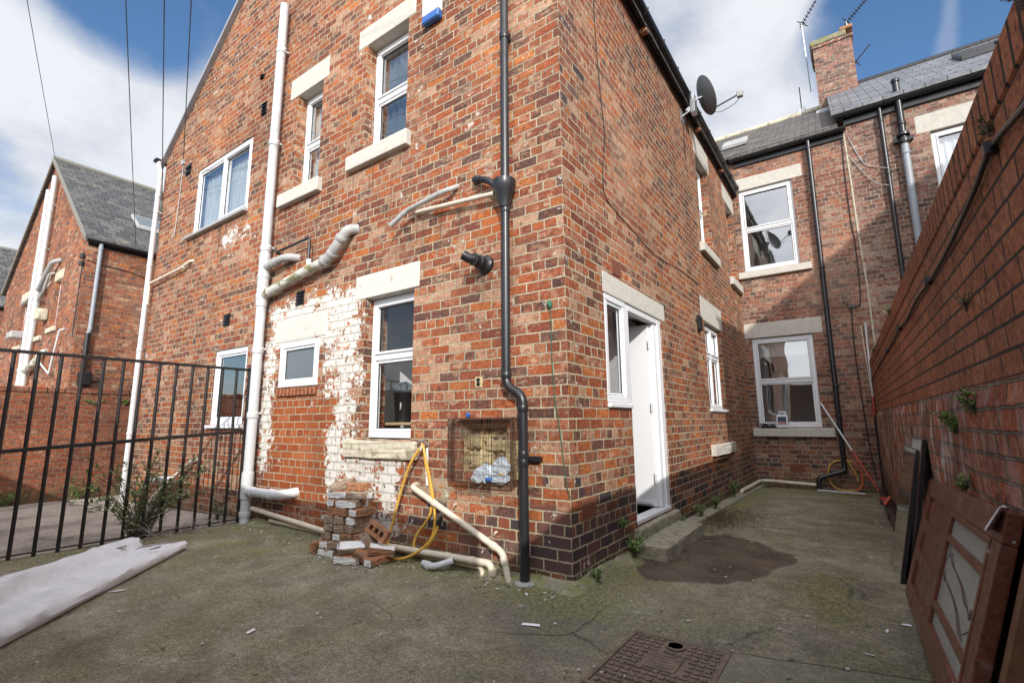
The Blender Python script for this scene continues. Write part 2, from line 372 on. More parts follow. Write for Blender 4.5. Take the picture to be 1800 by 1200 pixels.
def frosted():
    s = NT('obscured glass'); pv,P,Nn = s.pos()
    return s.finish((.13,.155,.165), .22, s.noise(pv, 60., 3.), .01, .6, spec=.6)
M['frosted'] = frosted()

def slate(name, c0, c1, along, lich=.25, w=.26, h=.20):
    s = NT(name); pv,P,Nn = s.pos()
    u = P[0] if along=='x' else P[1]
    vec = s.comb(s.m('ADD', u, 60.), s.m('ADD', s.m('MULTIPLY', P[2], 1.5), 10.))
    b = s.n('ShaderNodeTexBrick', offset=.5, offset_frequency=2, squash=1.)
    s.l(vec, b.inputs['Vector']); b.inputs['Scale'].default_value=1; b.inputs['Brick Width'].default_value=w; b.inputs['Row Height'].default_value=h
    b.inputs['Mortar Size'].default_value=.007; b.inputs['Mortar Smooth'].default_value=.2
    b.inputs['Color1'].default_value=(*c0,1); b.inputs['Color2'].default_value=(*c1,1); b.inputs['Mortar'].default_value=(.012,.012,.014,1)
    n = s.noise(pv, 3., 5., .65)
    c = s.mix(s.m('MULTIPLY', s.ss(n, .52, .72), lich), b.outputs['Color'], (.23,.21,.15))
    c = s.mix(1., c, s.ramp(s.noise(pv, 14., 3.), [(.3,(.7,.7,.7)),(.7,(1.25,1.25,1.25))]), 'MULTIPLY')
    # each course tilts up towards its lower edge
    saw = s.m('FRACT', s.m('DIVIDE', s.m('ADD', s.m('MULTIPLY', P[2], 1.5), 10.), h))
    hg = s.m('ADD', s.m('MULTIPLY', s.m('SUBTRACT', 1., saw), .8), s.m('SUBTRACT', 1., b.outputs['Fac']))
    return s.finish(c, .55, hg, .012, .9, spec=.4)
M['slate_brown'] = slate('brown weathered slate', (.070,.060,.053), (.130,.112,.097), 'x', .35, .25, .17)
M['slate_grey'] = slate('blue grey slate', (.12,.124,.134), (.185,.19,.20), 'x', .08, .30, .21)
M['slate_old'] = slate('old dark slate', (.055,.053,.052), (.115,.11,.106), 'y', .6)

def ground_mat():
    s = NT('yard concrete'); pv,P,Nn = s.pos()
    n0 = s.noise(pv, .75, 5., .6); n1 = s.noise(pv, 3.2, 6., .7); n2 = s.noise(pv, 38., 6., .8); n3 = s.noise(pv, 140., 2., .6)
    c = s.ramp(n1, [(.30,(.138,.120,.088)),(.5,(.240,.211,.158)),(.70,(.370,.330,.258))])
    # neighbour's side is paler slabs
    nb = s.ss(P[0], -4.36, -4.44)
    c = s.mix(nb, c, s.ramp(n1, [(.3,(.28,.235,.20)),(.7,(.44,.38,.32))]))
    # broad grey wear, darker trodden areas
    c = s.mix(s.ss(n0, .46, .66, 0., .70), c, (.105,.098,.080))
    # algae: strong by the gable foot, in the passage and in patches of the front yard
    my = s.m('MAXIMUM', s.m('MULTIPLY', s.ss(P[1], -1.1, -.05), s.ss(P[0], .9, .2)), s.m('MULTIPLY', s.ss(P[1], 4.5, 6.9), .9))
    my = s.m('MAXIMUM', my, s.m('MULTIPLY', s.m('MULTIPLY', s.ss(P[0], .9, 1.5), s.ss(P[0], 1.95, 1.5)), s.m('MULTIPLY', s.ss(P[1], -.2, .4), s.ss(P[1], 2.4, 1.0))))
    my = s.m('MAXIMUM', my, s.m('MULTIPLY', s.ss(P[0], -1.9, -3.), .75))
    my = s.m('MAXIMUM', my, .50)
    k = s.m('MULTIPLY', s.ss(s.m('ADD', s.noise(pv, 1.7, 6., .72), s.m('MULTIPLY', my, .22)), .50, .74), s.m('MULTIPLY', my, .8))
    k = s.m('MULTIPLY', k, s.m('SUBTRACT', 1., nb))
    c = s.mix(k, c, s.mix(s.ss(n2, .4, .62), (.125,.122,.046), (.235,.225,.088)))
    # grain, grit and pale specks
    c = s.mix(1., c, s.ramp(n2, [(.28,(.52,.52,.52)),(.5,(1.,1.,1.)),(.72,(1.42,1.40,1.36))]), 'MULTIPLY')
    c = s.mix(1., c, s.ramp(n3, [(.3,(.45,.45,.45)),(.7,(1.55,1.55,1.55))]), 'MULTIPLY')
    v = s.n('ShaderNodeTexVoronoi', feature='F1'); s.l(pv, v.inputs['Vector']); v.inputs['Scale'].default_value=9.; v.inputs['Randomness'].default_value=1.
    vs = s.n('ShaderNodeSeparateColor'); s.l(v.outputs['Color'], vs.inputs[0])
    sp = s.m('MULTIPLY', s.m('LESS_THAN', s.m('ADD', v.outputs['Distance'], s.m('MULTIPLY', n2, .05)), .105), s.m('GREATER_THAN', vs.outputs[0], .80))
    c = s.mix(s.m('MULTIPLY', sp, .6), c, (.45,.43,.39))
    v2 = s.n('ShaderNodeTexVoronoi', feature='F1'); s.l(pv, v2.inputs['Vector']); v2.inputs['Scale'].default_value=6.
    v2s = s.n('ShaderNodeSeparateColor'); s.l(v2.outputs['Color'], v2s.inputs[0])
    sp2 = s.m('MULTIPLY', s.m('LESS_THAN', s.m('ADD', v2.outputs['Distance'], s.m('MULTIPLY', n2, .06)), .10), s.m('GREATER_THAN', v2s.outputs[1], .86))
    c = s.mix(s.m('MULTIPLY', sp2, .75), c, (.025,.022,.018))
    # worn pale scuffs
    sm = s.n('ShaderNodeMapping'); s.l(pv, sm.inputs['Vector']); sm.inputs['Rotation'].default_value=(0,0,R(28)); sm.inputs['Scale'].default_value=(1.,3.,1.)
    c = s.mix(s.m('MULTIPLY', s.ss(s.noise(sm.outputs[0], 2.1, 6., .8), .585, .68), .60), c, (.42,.395,.34))
    # hairline cracks
    v3 = s.n('ShaderNodeTexVoronoi', feature='DISTANCE_TO_EDGE'); wv = s.n('ShaderNodeMix', data_type='VECTOR')
    nn = s.n('ShaderNodeTexNoise'); s.l(pv, nn.inputs['Vector']); nn.inputs['Scale'].default_value=2.5; nn.inputs['Detail'].default_value=5
    wv.inputs['Factor'].default_value=.16; s.l(pv, wv.inputs[4]); s.l(nn.outputs['Color'], wv.inputs[5]); s.l(wv.outputs[1], v3.inputs['Vector']); v3.inputs['Scale'].default_value=.62
    ck = s.m('MULTIPLY', s.ss(v3.outputs['Distance'], .0045, .001), s.ss(n0, .47, .60))
    c = s.mix(s.m('MULTIPLY', ck, .5), c, (.06,.05,.04))
    # joint that leaves the manhole cover: smoother cast slab on its near side
    ln = s.m('SUBTRACT', P[1], s.m('ADD', -.62, s.m('MULTIPLY', P[0], .2)))
    sl = s.m('MULTIPLY', s.ss(ln, .004, -.004), s.ss(P[0], 1.08, 1.10))
    c = s.mix(s.m('MULTIPLY', sl, .35), c, (.23,.21,.18))
    jl = s.m('MULTIPLY', s.ss(s.m('ABSOLUTE', ln), .009, .003), s.ss(P[0], 1.07, 1.10))
    c = s.mix(s.m('MULTIPLY', jl, .7), c, (.03,.028,.022))
    # damp hollow by the doorstep
    h = s.m('ADD', s.m('ADD', s.m('MULTIPLY', n1, 1.2), s.m('MULTIPLY', n2, .55)), s.m('MULTIPLY', n3, .22))
    h = s.m('SUBTRACT', h, s.m('MULTIPLY', ck, .8))
    ex = s.m('DIVIDE', s.m('SUBTRACT', P[0], .58), .54); ey = s.m('DIVIDE', s.m('SUBTRACT', P[1], 1.44), .86)
    el_ = s.m('SQRT', s.m('ADD', s.m('MULTIPLY', ex, ex), s.m('MULTIPLY', ey, ey)))
    for (cx_, cy_, rx_, ry_) in ((.42,.78,.24,.28),(.95,1.62,.26,.34)):
        qx = s.m('DIVIDE', s.m('SUBTRACT', P[0], cx_), rx_); qy = s.m('DIVIDE', s.m('SUBTRACT', P[1], cy_), ry_)
        el_ = s.m('SMOOTH_MIN', el_, s.m('SQRT', s.m('ADD', s.m('MULTIPLY', qx, qx), s.m('MULTIPLY', qy, qy))), .2)
    el_ = s.m('ADD', el_, s.m('ADD', s.m('MULTIPLY', s.m('SUBTRACT', n1, .5), .40), s.m('MULTIPLY', s.m('SUBTRACT', n2, .5), .10)))
    wetk = s.ss(el_, 1.03, .93)
    wc = s.mix(1., s.ramp(n1, [(.32,(.046,.035,.025)),(.52,(.095,.073,.051)),(.70,(.165,.122,.080))]), s.ramp(n2, [(.3,(.6,.6,.6)),(.7,(1.3,1.3,1.3))]), 'MULTIPLY')
    c = s.mix(s.m('MULTIPLY', wetk, .93), c, wc)
    ring_ = s.m('MULTIPLY', s.ss(s.m('ABSOLUTE', s.m('SUBTRACT', el_, 1.02)), .05, .01), s.ss(n2, .4, .6))
    c = s.mix(s.m('MULTIPLY', ring_, .25), c, (.36,.32,.25))
    rg = s.m('SUBTRACT', .92, s.m('MULTIPLY', wetk, s.ss(n1, .60, .36, .30, .72)))
    return s.finish(c, rg, h, .022, .9, spec=.3)
M['ground'] = ground_mat()
def wet():
    s = NT('damp concrete'); pv,P,Nn = s.pos()
    n1 = s.noise(pv, 5., 6., .7); n2 = s.noise(pv, 60., 4., .7)
    c = s.ramp(n1, [(.3,(.050,.037,.025)),(.55,(.085,.064,.045)),(.72,(.125,.090,.058))])
    c = s.mix(1., c, s.ramp(n2, [(.3,(.6,.6,.6)),(.7,(1.3,1.3,1.3))]), 'MULTIPLY')
    return s.finish(c, s.ss(n1, .35, .6, .38, .75), n2, .004, .6, spec=.45)
M['wet'] = wet()
M['verge_grey'] = simple('grey mortar verge', (.20,.19,.165), .9, .2, 14.)
M['concrete'] = simple('old concrete step', (.30,.27,.205), .9, .3, 18., .012, c2=(.17,.165,.085), s2=(.45,.68))
M['mortar_skirt'] = simple('mossy mortar fillet', (.26,.23,.165), .95, .35, 16., .02, c2=(.20,.20,.075), s2=(.42,.62))
M['castiron'] = simple('rusted cast iron', (.17,.125,.09), .7, .30, 22., .004, c2=(.11,.082,.062), s2=(.45,.65), metallic=.1)
M['fabric'] = simple('white fleece underlay', (.60,.595,.62), .95, .12, 9., .008, c2=(.50,.49,.51), s2=(.5,.75))
M['hose'] = simple('yellow hose', (.62,.36,.06), .45, .12, 20.)
M['hose_red'] = simple('orange hose', (.58,.13,.05), .45, .12, 20.)
M['leaf'] = simple('dull green leaves', (.16,.20,.085), .55, .55, 22., spec=.4)
M['leaf_bright'] = simple('fresh green leaves', (.16,.26,.06), .5, .5, 22.)
M['stem'] = simple('brown stems', (.10,.075,.05), .85, .3, 18.)
M['drytwig'] = simple('grey dry twigs', (.30,.27,.25), .9, .3, 18.)
M['litter'] = simple('dead leaves', (.085,.050,.026), .9, .5, 30.)
M['loose_brick'] = simple('loose brick', (.34,.155,.075), .9, .35, 22., .006, c2=(.20,.13,.085), s2=(.48,.62))
M['loose_grey'] = simple('mortar stained brick', (.27,.19,.13), .95, .3, 22., .006, c2=(.36,.30,.24), s2=(.48,.66))
M['whitewash'] = simple('whitewashed brick end', (.72,.71,.69), .85, .12, 30., .008, c2=(.50,.45,.42), s2=(.58,.72))
M['hollow'] = simple('raw rubble core', (.30,.24,.16), .98, .35, 10., .05, c2=(.48,.38,.20), s2=(.45,.6))
M['foam'] = simple('yellow mortar plug', (.46,.37,.20), .95, .22, 12., .03)
M['rag'] = simple('pale blue crumpled plastic', (.52,.60,.66), .5, .2, 14., .02, c2=(.20,.34,.48), s2=(.55,.7))
M['blue'] = simple('blue plastic', (.03,.12,.36), .4, .1, 9.)
M['green'] = simple('green twine', (.02,.10,.06), .7, .3, 20.)
M['paper'] = simple('white paper', (.75,.74,.76), .9, .08, 20.)
M['red'] = simple('red plastic', (.45,.07,.05), .5, .2, 14.)
M['label_blue'] = simple('dark label', (.05,.06,.12), .5, .1, 14.)
def wood():
    s = NT('varnished mahogany'); pv,P,Nn = s.pos()
    mp = s.n('ShaderNodeMapping'); s.l(pv, mp.inputs['Vector']); mp.inputs['Scale'].default_value=(14,2.2,14)
    n = s.noise(mp.outputs[0], 4., 6., .65); d = s.noise(pv, 9., 5., .7)
    c = s.ramp(n, [(.3,(.070,.023,.014)),(.55,(.14,.045,.026)),(.75,(.21,.072,.038))])
    c = s.mix(s.m('MULTIPLY', s.ss(d, .56, .74), .55), c, (.27,.22,.18))
    v = s.n('ShaderNodeTexVoronoi', feature='F1'); s.l(pv, v.inputs['Vector']); v.inputs['Scale'].default_value=22.
    vs = s.n('ShaderNodeSeparateColor'); s.l(v.outputs['Color'], vs.inputs[0])
    c = s.mix(s.m('MULTIPLY', s.m('MULTIPLY', s.m('LESS_THAN', v.outputs['Distance'], .12), s.m('GREATER_THAN', vs.outputs[0], .86)), .6), c, (.55,.50,.46))
    return s.finish(c, s.ss(d, .4, .7, .30, .55), n, .003, .6, spec=.45)
M['wood'] = wood()
M['wood_raw'] = simple('brown timber', (.17,.085,.042), .7, .3, 14., .004)
M['mirror'] = simple('dusty mirror glass', (.62,.65,.64), .10, .08, 5., metallic=1.)
M['door_glass'] = simple('leaded obscured glass', (.34,.36,.33), .22, .12, 9., .003, spec=.6)
M['lead_line'] = simple('lead came', (.085,.045,.05), .6, .2, 20.)

# ------------------------------------------------------------------ sky and light
sun_dir = Vector((-1, 1.26, -.76)).normalized()
el = math.asin(-sun_dir.z); az = math.atan2(-sun_dir.x, -sun_dir.y)
w = bpy.data.worlds.new('World'); scene.world = w; w.use_nodes = True
nt = w.node_tree; nt.nodes.clear()
class WN(NT):
    def __init__(s, nt): s.nt = nt
s = WN(nt)
sky = s.n('ShaderNodeTexSky', sky_type='NISHITA', sun_disc=False)
sky.sun_elevation = el; sky.sun_rotation = az; sky.air_density = 1.; sky.dust_density = .6; sky.ozone_density = 3.
tc = s.n('ShaderNodeTexCoord'); g = tc.outputs['Generated']
sx = s.n('ShaderNodeSeparateXYZ'); s.l(g, sx.inputs[0])
zz = s.m('ADD', s.m('MAXIMUM', sx.outputs[2], 0.), .22)
pl = s.comb(s.m('DIVIDE', sx.outputs[0], zz), s.m('DIVIDE', sx.outputs[1], zz))
n1 = s.noise(pl, 1.15, 8., .56, .25); n2 = s.noise(pl, 4.2, 5., .6, .3)
bias = None
def blob(d, r, a):
    global bias
    dp = s.n('ShaderNodeVectorMath', operation='DOT_PRODUCT'); s.l(g, dp.inputs[0]); dp.inputs[1].default_value = Vector(d).normalized()
    k = s.ss(dp.outputs['Value'], math.cos(R(r)), math.cos(R(r*.25)), 0., a)
    bias = k if bias is None else s.m('ADD', bias, k)
for d, r, a in (((-.90,.16,.41),17,.30),((-.84,.26,.48),14,.25),((-.83,.17,.55),8,-.34),((-.76,.23,.61),10,-.34),((-.935,.11,.335),7,-.34),((-.90,.20,.38),4,-.12),
                ((-.14,.78,.61),19,.26),((.0,.85,.50),13,.16),((.13,.83,.56),12,-.55),((.22,.84,.48),11,-.50),((-.22,.74,.66),6,-.12),(tuple(-sun_dir),75,.30),((.2,-.3,1.),50,.12)): blob(d, r, a)  # the last blobs add unseen cloud around the sun and overhead, as fill
den = s.m('ADD', s.m('ADD', n1, s.m('MULTIPLY', s.m('SUBTRACT', n2, .5), .22)), s.m('ADD', bias, .03))
cov = s.ss(den, .42, .69)
# a thin high wisp
wp = s.n('ShaderNodeVectorMath', operation='DOT_PRODUCT'); s.l(g, wp.inputs[0]); wp.inputs[1].default_value = Vector((.16,.82,.55)).normalized()
pa = Vector((.16,.82,.55)).normalized(); up_ = Vector((0,0,1)); side = pa.cross(up_).normalized(); vert = side.cross(pa); axis2 = (side*.97 - vert*.22).normalized()
wd = s.n('ShaderNodeVectorMath', operation='DOT_PRODUCT'); s.l(g, wd.inputs[0]); wd.inputs[1].default_value = axis2
wl = s.m('ADD', s.m('ABSOLUTE', wd.outputs['Value']), s.m('MULTIPLY', s.m('SUBTRACT', n2, .5), .03))
wisp = s.m('MULTIPLY', s.ss(wl, .016, .001), s.ss(wp.outputs['Value'], math.cos(R(6)), math.cos(R(2)), 0., .32))
cov = s.m('MAXIMUM', cov, wisp, clamp=True)
shade = s.ss(s.m('ADD', s.noise(pl, 2.0, 6., .6), s.m('MULTIPLY', s.m('SUBTRACT', den, .6), .35)), .36, .66)
cc = s.mix(shade, (.62,.66,.75), (.94,.96,1.0))
# added fill: unseen cloud behind the camera, brightened towards the sun to lift shade
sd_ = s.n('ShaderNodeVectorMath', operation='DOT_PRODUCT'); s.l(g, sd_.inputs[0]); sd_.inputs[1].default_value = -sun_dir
fill_glow = s.ss(sd_.outputs['Value'], -.15, .85, 1., 3.0)
hs = s.n('ShaderNodeHueSaturation'); hs.inputs['Saturation'].default_value=1.10; s.l(sky.outputs[0], hs.inputs['Color'])
b1 = s.n('ShaderNodeBackground'); s.l(hs.outputs[0], b1.inputs[0]); b1.inputs[1].default_value = .145
b2 = s.n('ShaderNodeBackground'); s.l(cc, b2.inputs[0]); s.l(s.m('MULTIPLY', fill_glow, .80), b2.inputs[1])
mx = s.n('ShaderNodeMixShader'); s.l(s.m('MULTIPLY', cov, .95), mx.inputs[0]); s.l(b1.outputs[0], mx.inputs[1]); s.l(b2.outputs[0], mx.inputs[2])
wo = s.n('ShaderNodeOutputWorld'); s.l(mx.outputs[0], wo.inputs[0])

sl = bpy.data.lights.new('sun', 'SUN'); sl.energy = 3.5; sl.angle = R(.55); sl.color = (1, .955, .89)
so = bpy.data.objects.new('sun', sl); col.objects.link(so); so.rotation_euler = sun_dir.to_track_quat('-Z','Y').to_euler(); so.location = (6,-8,9)

# ------------------------------------------------------------------ camera
cam = bpy.data.cameras.new('camera'); cam.sensor_width = 36; cam.lens = 17.0774; cam.clip_start = .02; cam.clip_end = 2000
co = bpy.data.objects.new('camera', cam); col.objects.link(co); scene.camera = co
yaw, pitch, roll = .609753, .164088, -.0076413
fw = Vector((-math.sin(yaw)*math.cos(pitch), math.cos(yaw)*math.cos(pitch), math.sin(pitch)))
rt = Vector((math.cos(yaw), math.sin(yaw), 0)); up = rt.cross(fw)
rt, up = rt*math.cos(roll)+up*math.sin(roll), up*math.cos(roll)-rt*math.sin(roll)
mw = Matrix.Identity(4)
for i in range(3): mw[i][0], mw[i][1], mw[i][2] = rt[i], up[i], -fw[i]
mw.translation = Vector((1.718, -3.174, 1.14)); co.matrix_world = mw
# ------------------------------------------------------------------ ground
def gz(x, y):
    z = 0.
    if y > 2.: z -= .022*(min(y,8)-2)
    if x < -4.5: z -= .028*(min(-x,12)-4.5)
    if x > .8 and y < 1.5: z += .02*min(1, (x-.8))
    d = math.hypot((x-.75)/.75, (y-1.45)/.95)
    if d < 1: z -= .012*(1-d*d)
    return z
xs = [-400,-150,-60,-30,-20]+[-14+.5*i for i in range(18)]+[-5+.14*i for i in range(54)]+[2.7,4,6,9,14,30,80,200,400]
ys = [-400,-150,-60,-30,-15,-9,-6]+[-4+.14*i for i in range(85)]+[8.2,9,12,20,40,100,250,400]
mb = MB()
for y in ys:
    for x in xs: mb.v.append((x, y, gz(x,y) + (rnd.uniform(-.004,.004) if -4.4<x<2.2 and -3.6<y<7.6 else 0)))
nx = len(xs)
for j in range(len(ys)-1):
    for i in range(nx-1):
        mb.f.append((j*nx+i, j*nx+i+1, (j+1)*nx+i+1, (j+1)*nx+i)); mb.m.append(0)
tag(mb.build('ground', M['ground'], smooth=True), kind='structure')
# paved lane of the neighbour is part of the ground sheet; a raised edging strip runs along the house foot
mb = MB()
for i in range(12):
    y0, y1 = 2.45+i*.43, 2.45+(i+1)*.43-.004
    mb.hexa([(.0,y0,-.2),(.17+.008*(i%3),y0,-.2),(.17+.008*((i+1)%3),y1,-.2),(.0,y1,-.2),(.0,y0,gz(0,y0)+.05),(.15,y0,gz(0,y0)+.045),(.15,y1,gz(0,y1)+.045),(.0,y1,gz(0,y1)+.05)])
tag(mb.build('kerb', M['concrete'], bevel=.012, seg=2), kind='structure')
mb = MB(); pts = [(-4.2,.0,-.11)]; 
prof = []
for i in range(44):
    x = -4.25 + i*.1; d = .10+.10*(.5+.5*math.sin(i*.9))*(.5+.5*math.sin(i*.37+1))+rnd.uniform(-.02,.02); h = .035+rnd.uniform(0,.025)
    prof.append((x, d, h))
for i in range(len(prof)-1):
    (x0,d0,h0),(x1,d1,h1) = prof[i], prof[i+1]
    mb.quad([(x0,-.001,h0),(x1,-.001,h1),(x1,-d1*.5,h1*.7),(x0,-d0*.5,h0*.7)]); mb.quad([(x0,-d0*.5,h0*.7),(x1,-d1*.5,h1*.7),(x1,-d1,-.02),(x0,-d0,-.02)])
prof = [(.1+.12*i, .09+.05*math.sin(i*1.3)+rnd.uniform(-.02,.02), .04+rnd.uniform(0,.02)) for i in range(9)]
prof = [(-.03, .13, .035)]+prof
for i in range(len(prof)-1):
    (x0,d0,h0),(x1,d1,h1) = prof[i], prof[i+1]
    mb.quad([(.001,x0,h0),(.001,x1,h1),(d1*.5,x1,h1*.7),(d0*.5,x0,h0*.7)]); mb.quad([(d0*.5,x0,h0*.7),(d1*.5,x1,h1*.7),(d1,x1,-.02),(d0,x0,-.02)])
mb.quad([(.001,-.001,.045),(.07,-.03,.03),(.05,-.1,.03),(-.05,-.1,.03)]); mb.quad([(.07,-.03,.03),(.14,-.04,-.02),(.10,-.16,-.02),(.05,-.1,.03)]); mb.quad([(.05,-.1,.03),(.10,-.16,-.02),(-.06,-.17,-.02),(-.05,-.1,.03)])
tag(mb.build('mortar_skirt', M['mortar_skirt'], jitter=.004), kind='structure')

# ------------------------------------------------------------------ walls with openings
def wall(mb, ax, pos, d, u0, u1, z0, z1, holes, th=.30, ends=True):
    """ax 'y': face in plane y=pos, going in by d*th; ax 'x': plane x=pos. material 0 outside, 1 inside"""
    U = sorted({u0,u1}|{h[0] for h in holes}|{h[1] for h in holes}); Z = sorted({z0,z1}|{h[2] for h in holes}|{h[3] for h in holes})
    def P(u,k,z): return (u,pos+k*d*th,z) if ax=='y' else (pos+k*d*th,u,z)
    def solid(i,j):
        if i<0 or j<0 or i>=len(U)-1 or j>=len(Z)-1: return False
        um,zm=(U[i]+U[i+1])/2,(Z[j]+Z[j+1])/2
        return not any(h[0]<um<h[1] and h[2]<zm<h[3] for h in holes)
    for i in range(len(U)-1):
        for j in range(len(Z)-1):
            if not solid(i,j): continue
            a,b,c,e=U[i],U[i+1],Z[j],Z[j+1]
            mb.quad([P(a,0,c),P(b,0,c),P(b,0,e),P(a,0,e)],0); mb.quad([P(a,1,c),P(b,1,c),P(b,1,e),P(a,1,e)],1)
            if not solid(i-1,j) and (ends or i>0): mb.quad([P(a,0,c),P(a,1,c),P(a,1,e),P(a,0,e)],0)
            if not solid(i+1,j) and (ends or i<len(U)-2): mb.quad([P(b,0,c),P(b,1,c),P(b,1,e),P(b,0,e)],0)
            if not solid(i,j-1) and j>0: mb.quad([P(a,0,c),P(b,0,c),P(b,1,c),P(a,1,c)],0)
            if not solid(i,j+1) and j<len(Z)-2: mb.quad([P(a,0,e),P(b,0,e),P(b,1,e),P(a,1,e)],0)

class Face:
    def __init__(s, ax, pos, d): s.ax, s.pos, s.d = ax, pos, d
    def P(s, u, k, z):   # k metres inwards from the wall face
        return (u, s.pos+k*s.d, z) if s.ax=='y' else (s.pos+k*s.d, u, z)
    def box(s, mb, u0, u1, k0, k1, z0, z1, mi=0):
        a, b = s.P(u0,k0,z0), s.P(u1,k1,z1); return mb.box(a[0],b[0],a[1],b[1],a[2],b[2],mi)

def window(F, parent, u0, u1, z0, z1, rec=.09, rails=(), mulls=(), fw_=.058, glassm='glass', frame='upvc', sub_rail=True, blind=None, label=None, depth=.07):
    """frame mesh 'window' with a 'pane' child"""
    mb = MB(); f = fw_
    F.box(mb,u0,u1,rec,rec+depth,z0,z0+f); F.box(mb,u0,u1,rec,rec+depth,z1-f,z1)
    F.box(mb,u0,u0+f,rec,rec+depth,z0+f,z1-f); F.box(mb,u1-f,u1,rec,rec+depth,z0+f,z1-f)
    for m in mulls: F.box(mb,m-f*.55,m+f*.55,rec+.001,rec+depth,z0+f,z1-f)
    us = [u0+f]+[v for m in mulls for v in (m-f*.55,m+f*.55)]+[u1-f]
    cells = []
    for i in range(0,len(us),2):
        zr = [z0+f]
        for r in rails:
            F.box(mb,us[i],us[i+1],rec+.002,rec+depth,r-.030,r+.030); zr += [r-.030,r+.030]
        zr.append(z1-f)
        for j in range(0,len(zr),2): cells.append((us[i],us[i+1],zr[j],zr[j+1]))
    t = .030     # sash bars proud or set back of the outer frame
    for q,(a,b,c,e) in enumerate(cells):
        k0 = rec-.012 if (q%2==1 and len(cells)>1) else rec+.014
        F.box(mb,a+.002,b-.002,k0,k0+.05,c+.002,c+t); F.box(mb,a+.002,b-.002,k0,k0+.05,e-t,e-.002)
        F.box(mb,a+.002,a+t,k0,k0+.05,c+t,e-t); F.box(mb,b-t,b-.002,k0,k0+.05,c+t,e-t)
    wn = mb.build('window', M[frame], parent, bevel=.006)
    if label: wn['label'] = label
    g = MB()
    for (a,b,c,e) in cells: F.box(g,a+t-.004,b-t+.004,rec+.035,rec+.043,c+t-.004,e-t+.004)
    g.build('pane', M[glassm], wn)
    k = MB()
    for (a,b,c,e) in cells:
        for (p,q,r,v) in ((a+t,b-t,c+t,c+t+.007),(a+t,b-t,e-t-.007,e-t),(a+t,a+t+.007,c+t+.007,e-t-.007),(b-t-.007,b-t,c+t+.007,e-t-.007)): F.box(k,p,q,rec+.028,rec+.0345,r,v)
    k.build('gasket', M['black'], wn)
    if blind:
        mb = MB(); zt = z1-f; zb = zt-(z1-z0)*blind[0]
        n = max(10,int((u1-u0)/.03)); 
        for i in range(n):   # gathered cloth: a shallow zigzag with real thickness
            a, b = u0+.03+(u1-u0-.06)*i/n, u0+.03+(u1-u0-.06)*(i+1)/n
            ka, kb = rec+.13+.02*math.sin(i*1.7)*blind[1], rec+.13+.02*math.sin((i+1)*1.7)*blind[1]
            mb.hexa([F.P(a,ka,zb),F.P(b,kb,zb),F.P(b,kb+.004,zb),F.P(a,ka+.004,zb),F.P(a,ka,zt),F.P(b,kb,zt),F.P(b,kb+.004,zt),F.P(a,ka+.004,zt)])
        mb.build('blind', M[blind[2]], wn)
    return wn
def stone(F, parent, name, u0, u1, z0, z1, proud=.004, depth=.26, mat='stone', bevel=.012, slope=0, jit=0.):
    mb = MB()
    if name == 'lintel': z0 -= .006
    else: z1 += .003
    p = [F.P(u0,-proud,z0),F.P(u1,-proud,z0),F.P(u1,depth,z0),F.P(u0,depth,z0),F.P(u0,-proud,z1-slope),F.P(u1,-proud,z1-slope),F.P(u1,depth,z1),F.P(u0,depth,z1)]
    mb.hexa(p); return mb.build(name, M[mat], parent, bevel=bevel, seg=2, sub=.12 if jit else None, jitter=jit)

# ================================================================== the terrace house with its rear wing
house = thing('terrace_house', (-4.1, 3.8, 0), 'red brick terrace house, tall gabled wing with white soil pipe and open white door', 'house', None)
GB = Face('y', 0., 1); SD = Face('x', 0., -1); BK = Face('y', 7.6, 1)
gable_holes = [(-6.82,-5.06,4.15,5.28),(-5.63,-4.72,1.13,2.16),(-3.93,-3.37,4.07,5.44),(-2.52,-1.83,4.12,5.49),(-2.36,-1.64,.98,2.43),(-3.90,-3.13,1.56,2.10)]
EV, AP = 5.93, 9.23
mb = MB(); wall(mb,'y',0.,1,-8.25,0.,-.4,EV,gable_holes+[(-1.02,-.55,.74,1.125)])
for k in (0,1): mb.quad([(-8.25,k*.3,EV),(0,k*.3,EV),(-4.125,k*.3,AP)], k)
mb.quad([(-8.25,0,EV),(-8.25,.3,EV),(-4.125,.3,AP),(-4.125,0,AP)]); mb.quad([(0,0,EV),(0,.3,EV),(-4.125,.3,AP),(-4.125,0,AP)])
gw = mb.build('gable_wall', [M['brick_gable'], M['plaster']], house)
mb = MB(); wall(mb,'x',0.,-1,.3,7.6,-.4,EV,[(.70,1.24,1.30,2.28),(1.24,2.26,.20,2.28),(4.30,5.38,1.31,2.62),(4.50,5.28,3.88,5.42),(6.72,7.42,3.86,5.44)],ends=False)
mb.build('side_wall', [M['brick_side'], M['plaster']], house)
mb = MB(); wall(mb,'x',-8.25,1,.3,7.6,-.4,EV,[],ends=False)
mb.build('side_wall', [M['brick_far'], M['plaster']], house)
mb = MB(); wall(mb,'y',7.6,1,-8.2,2.08,-.4,6.62,[(.13,1.19,1.0,2.78),(.12,1.12,4.18,5.97)])
mb.build('rear_wall', [M['brick_back'], M['plaster']], house)
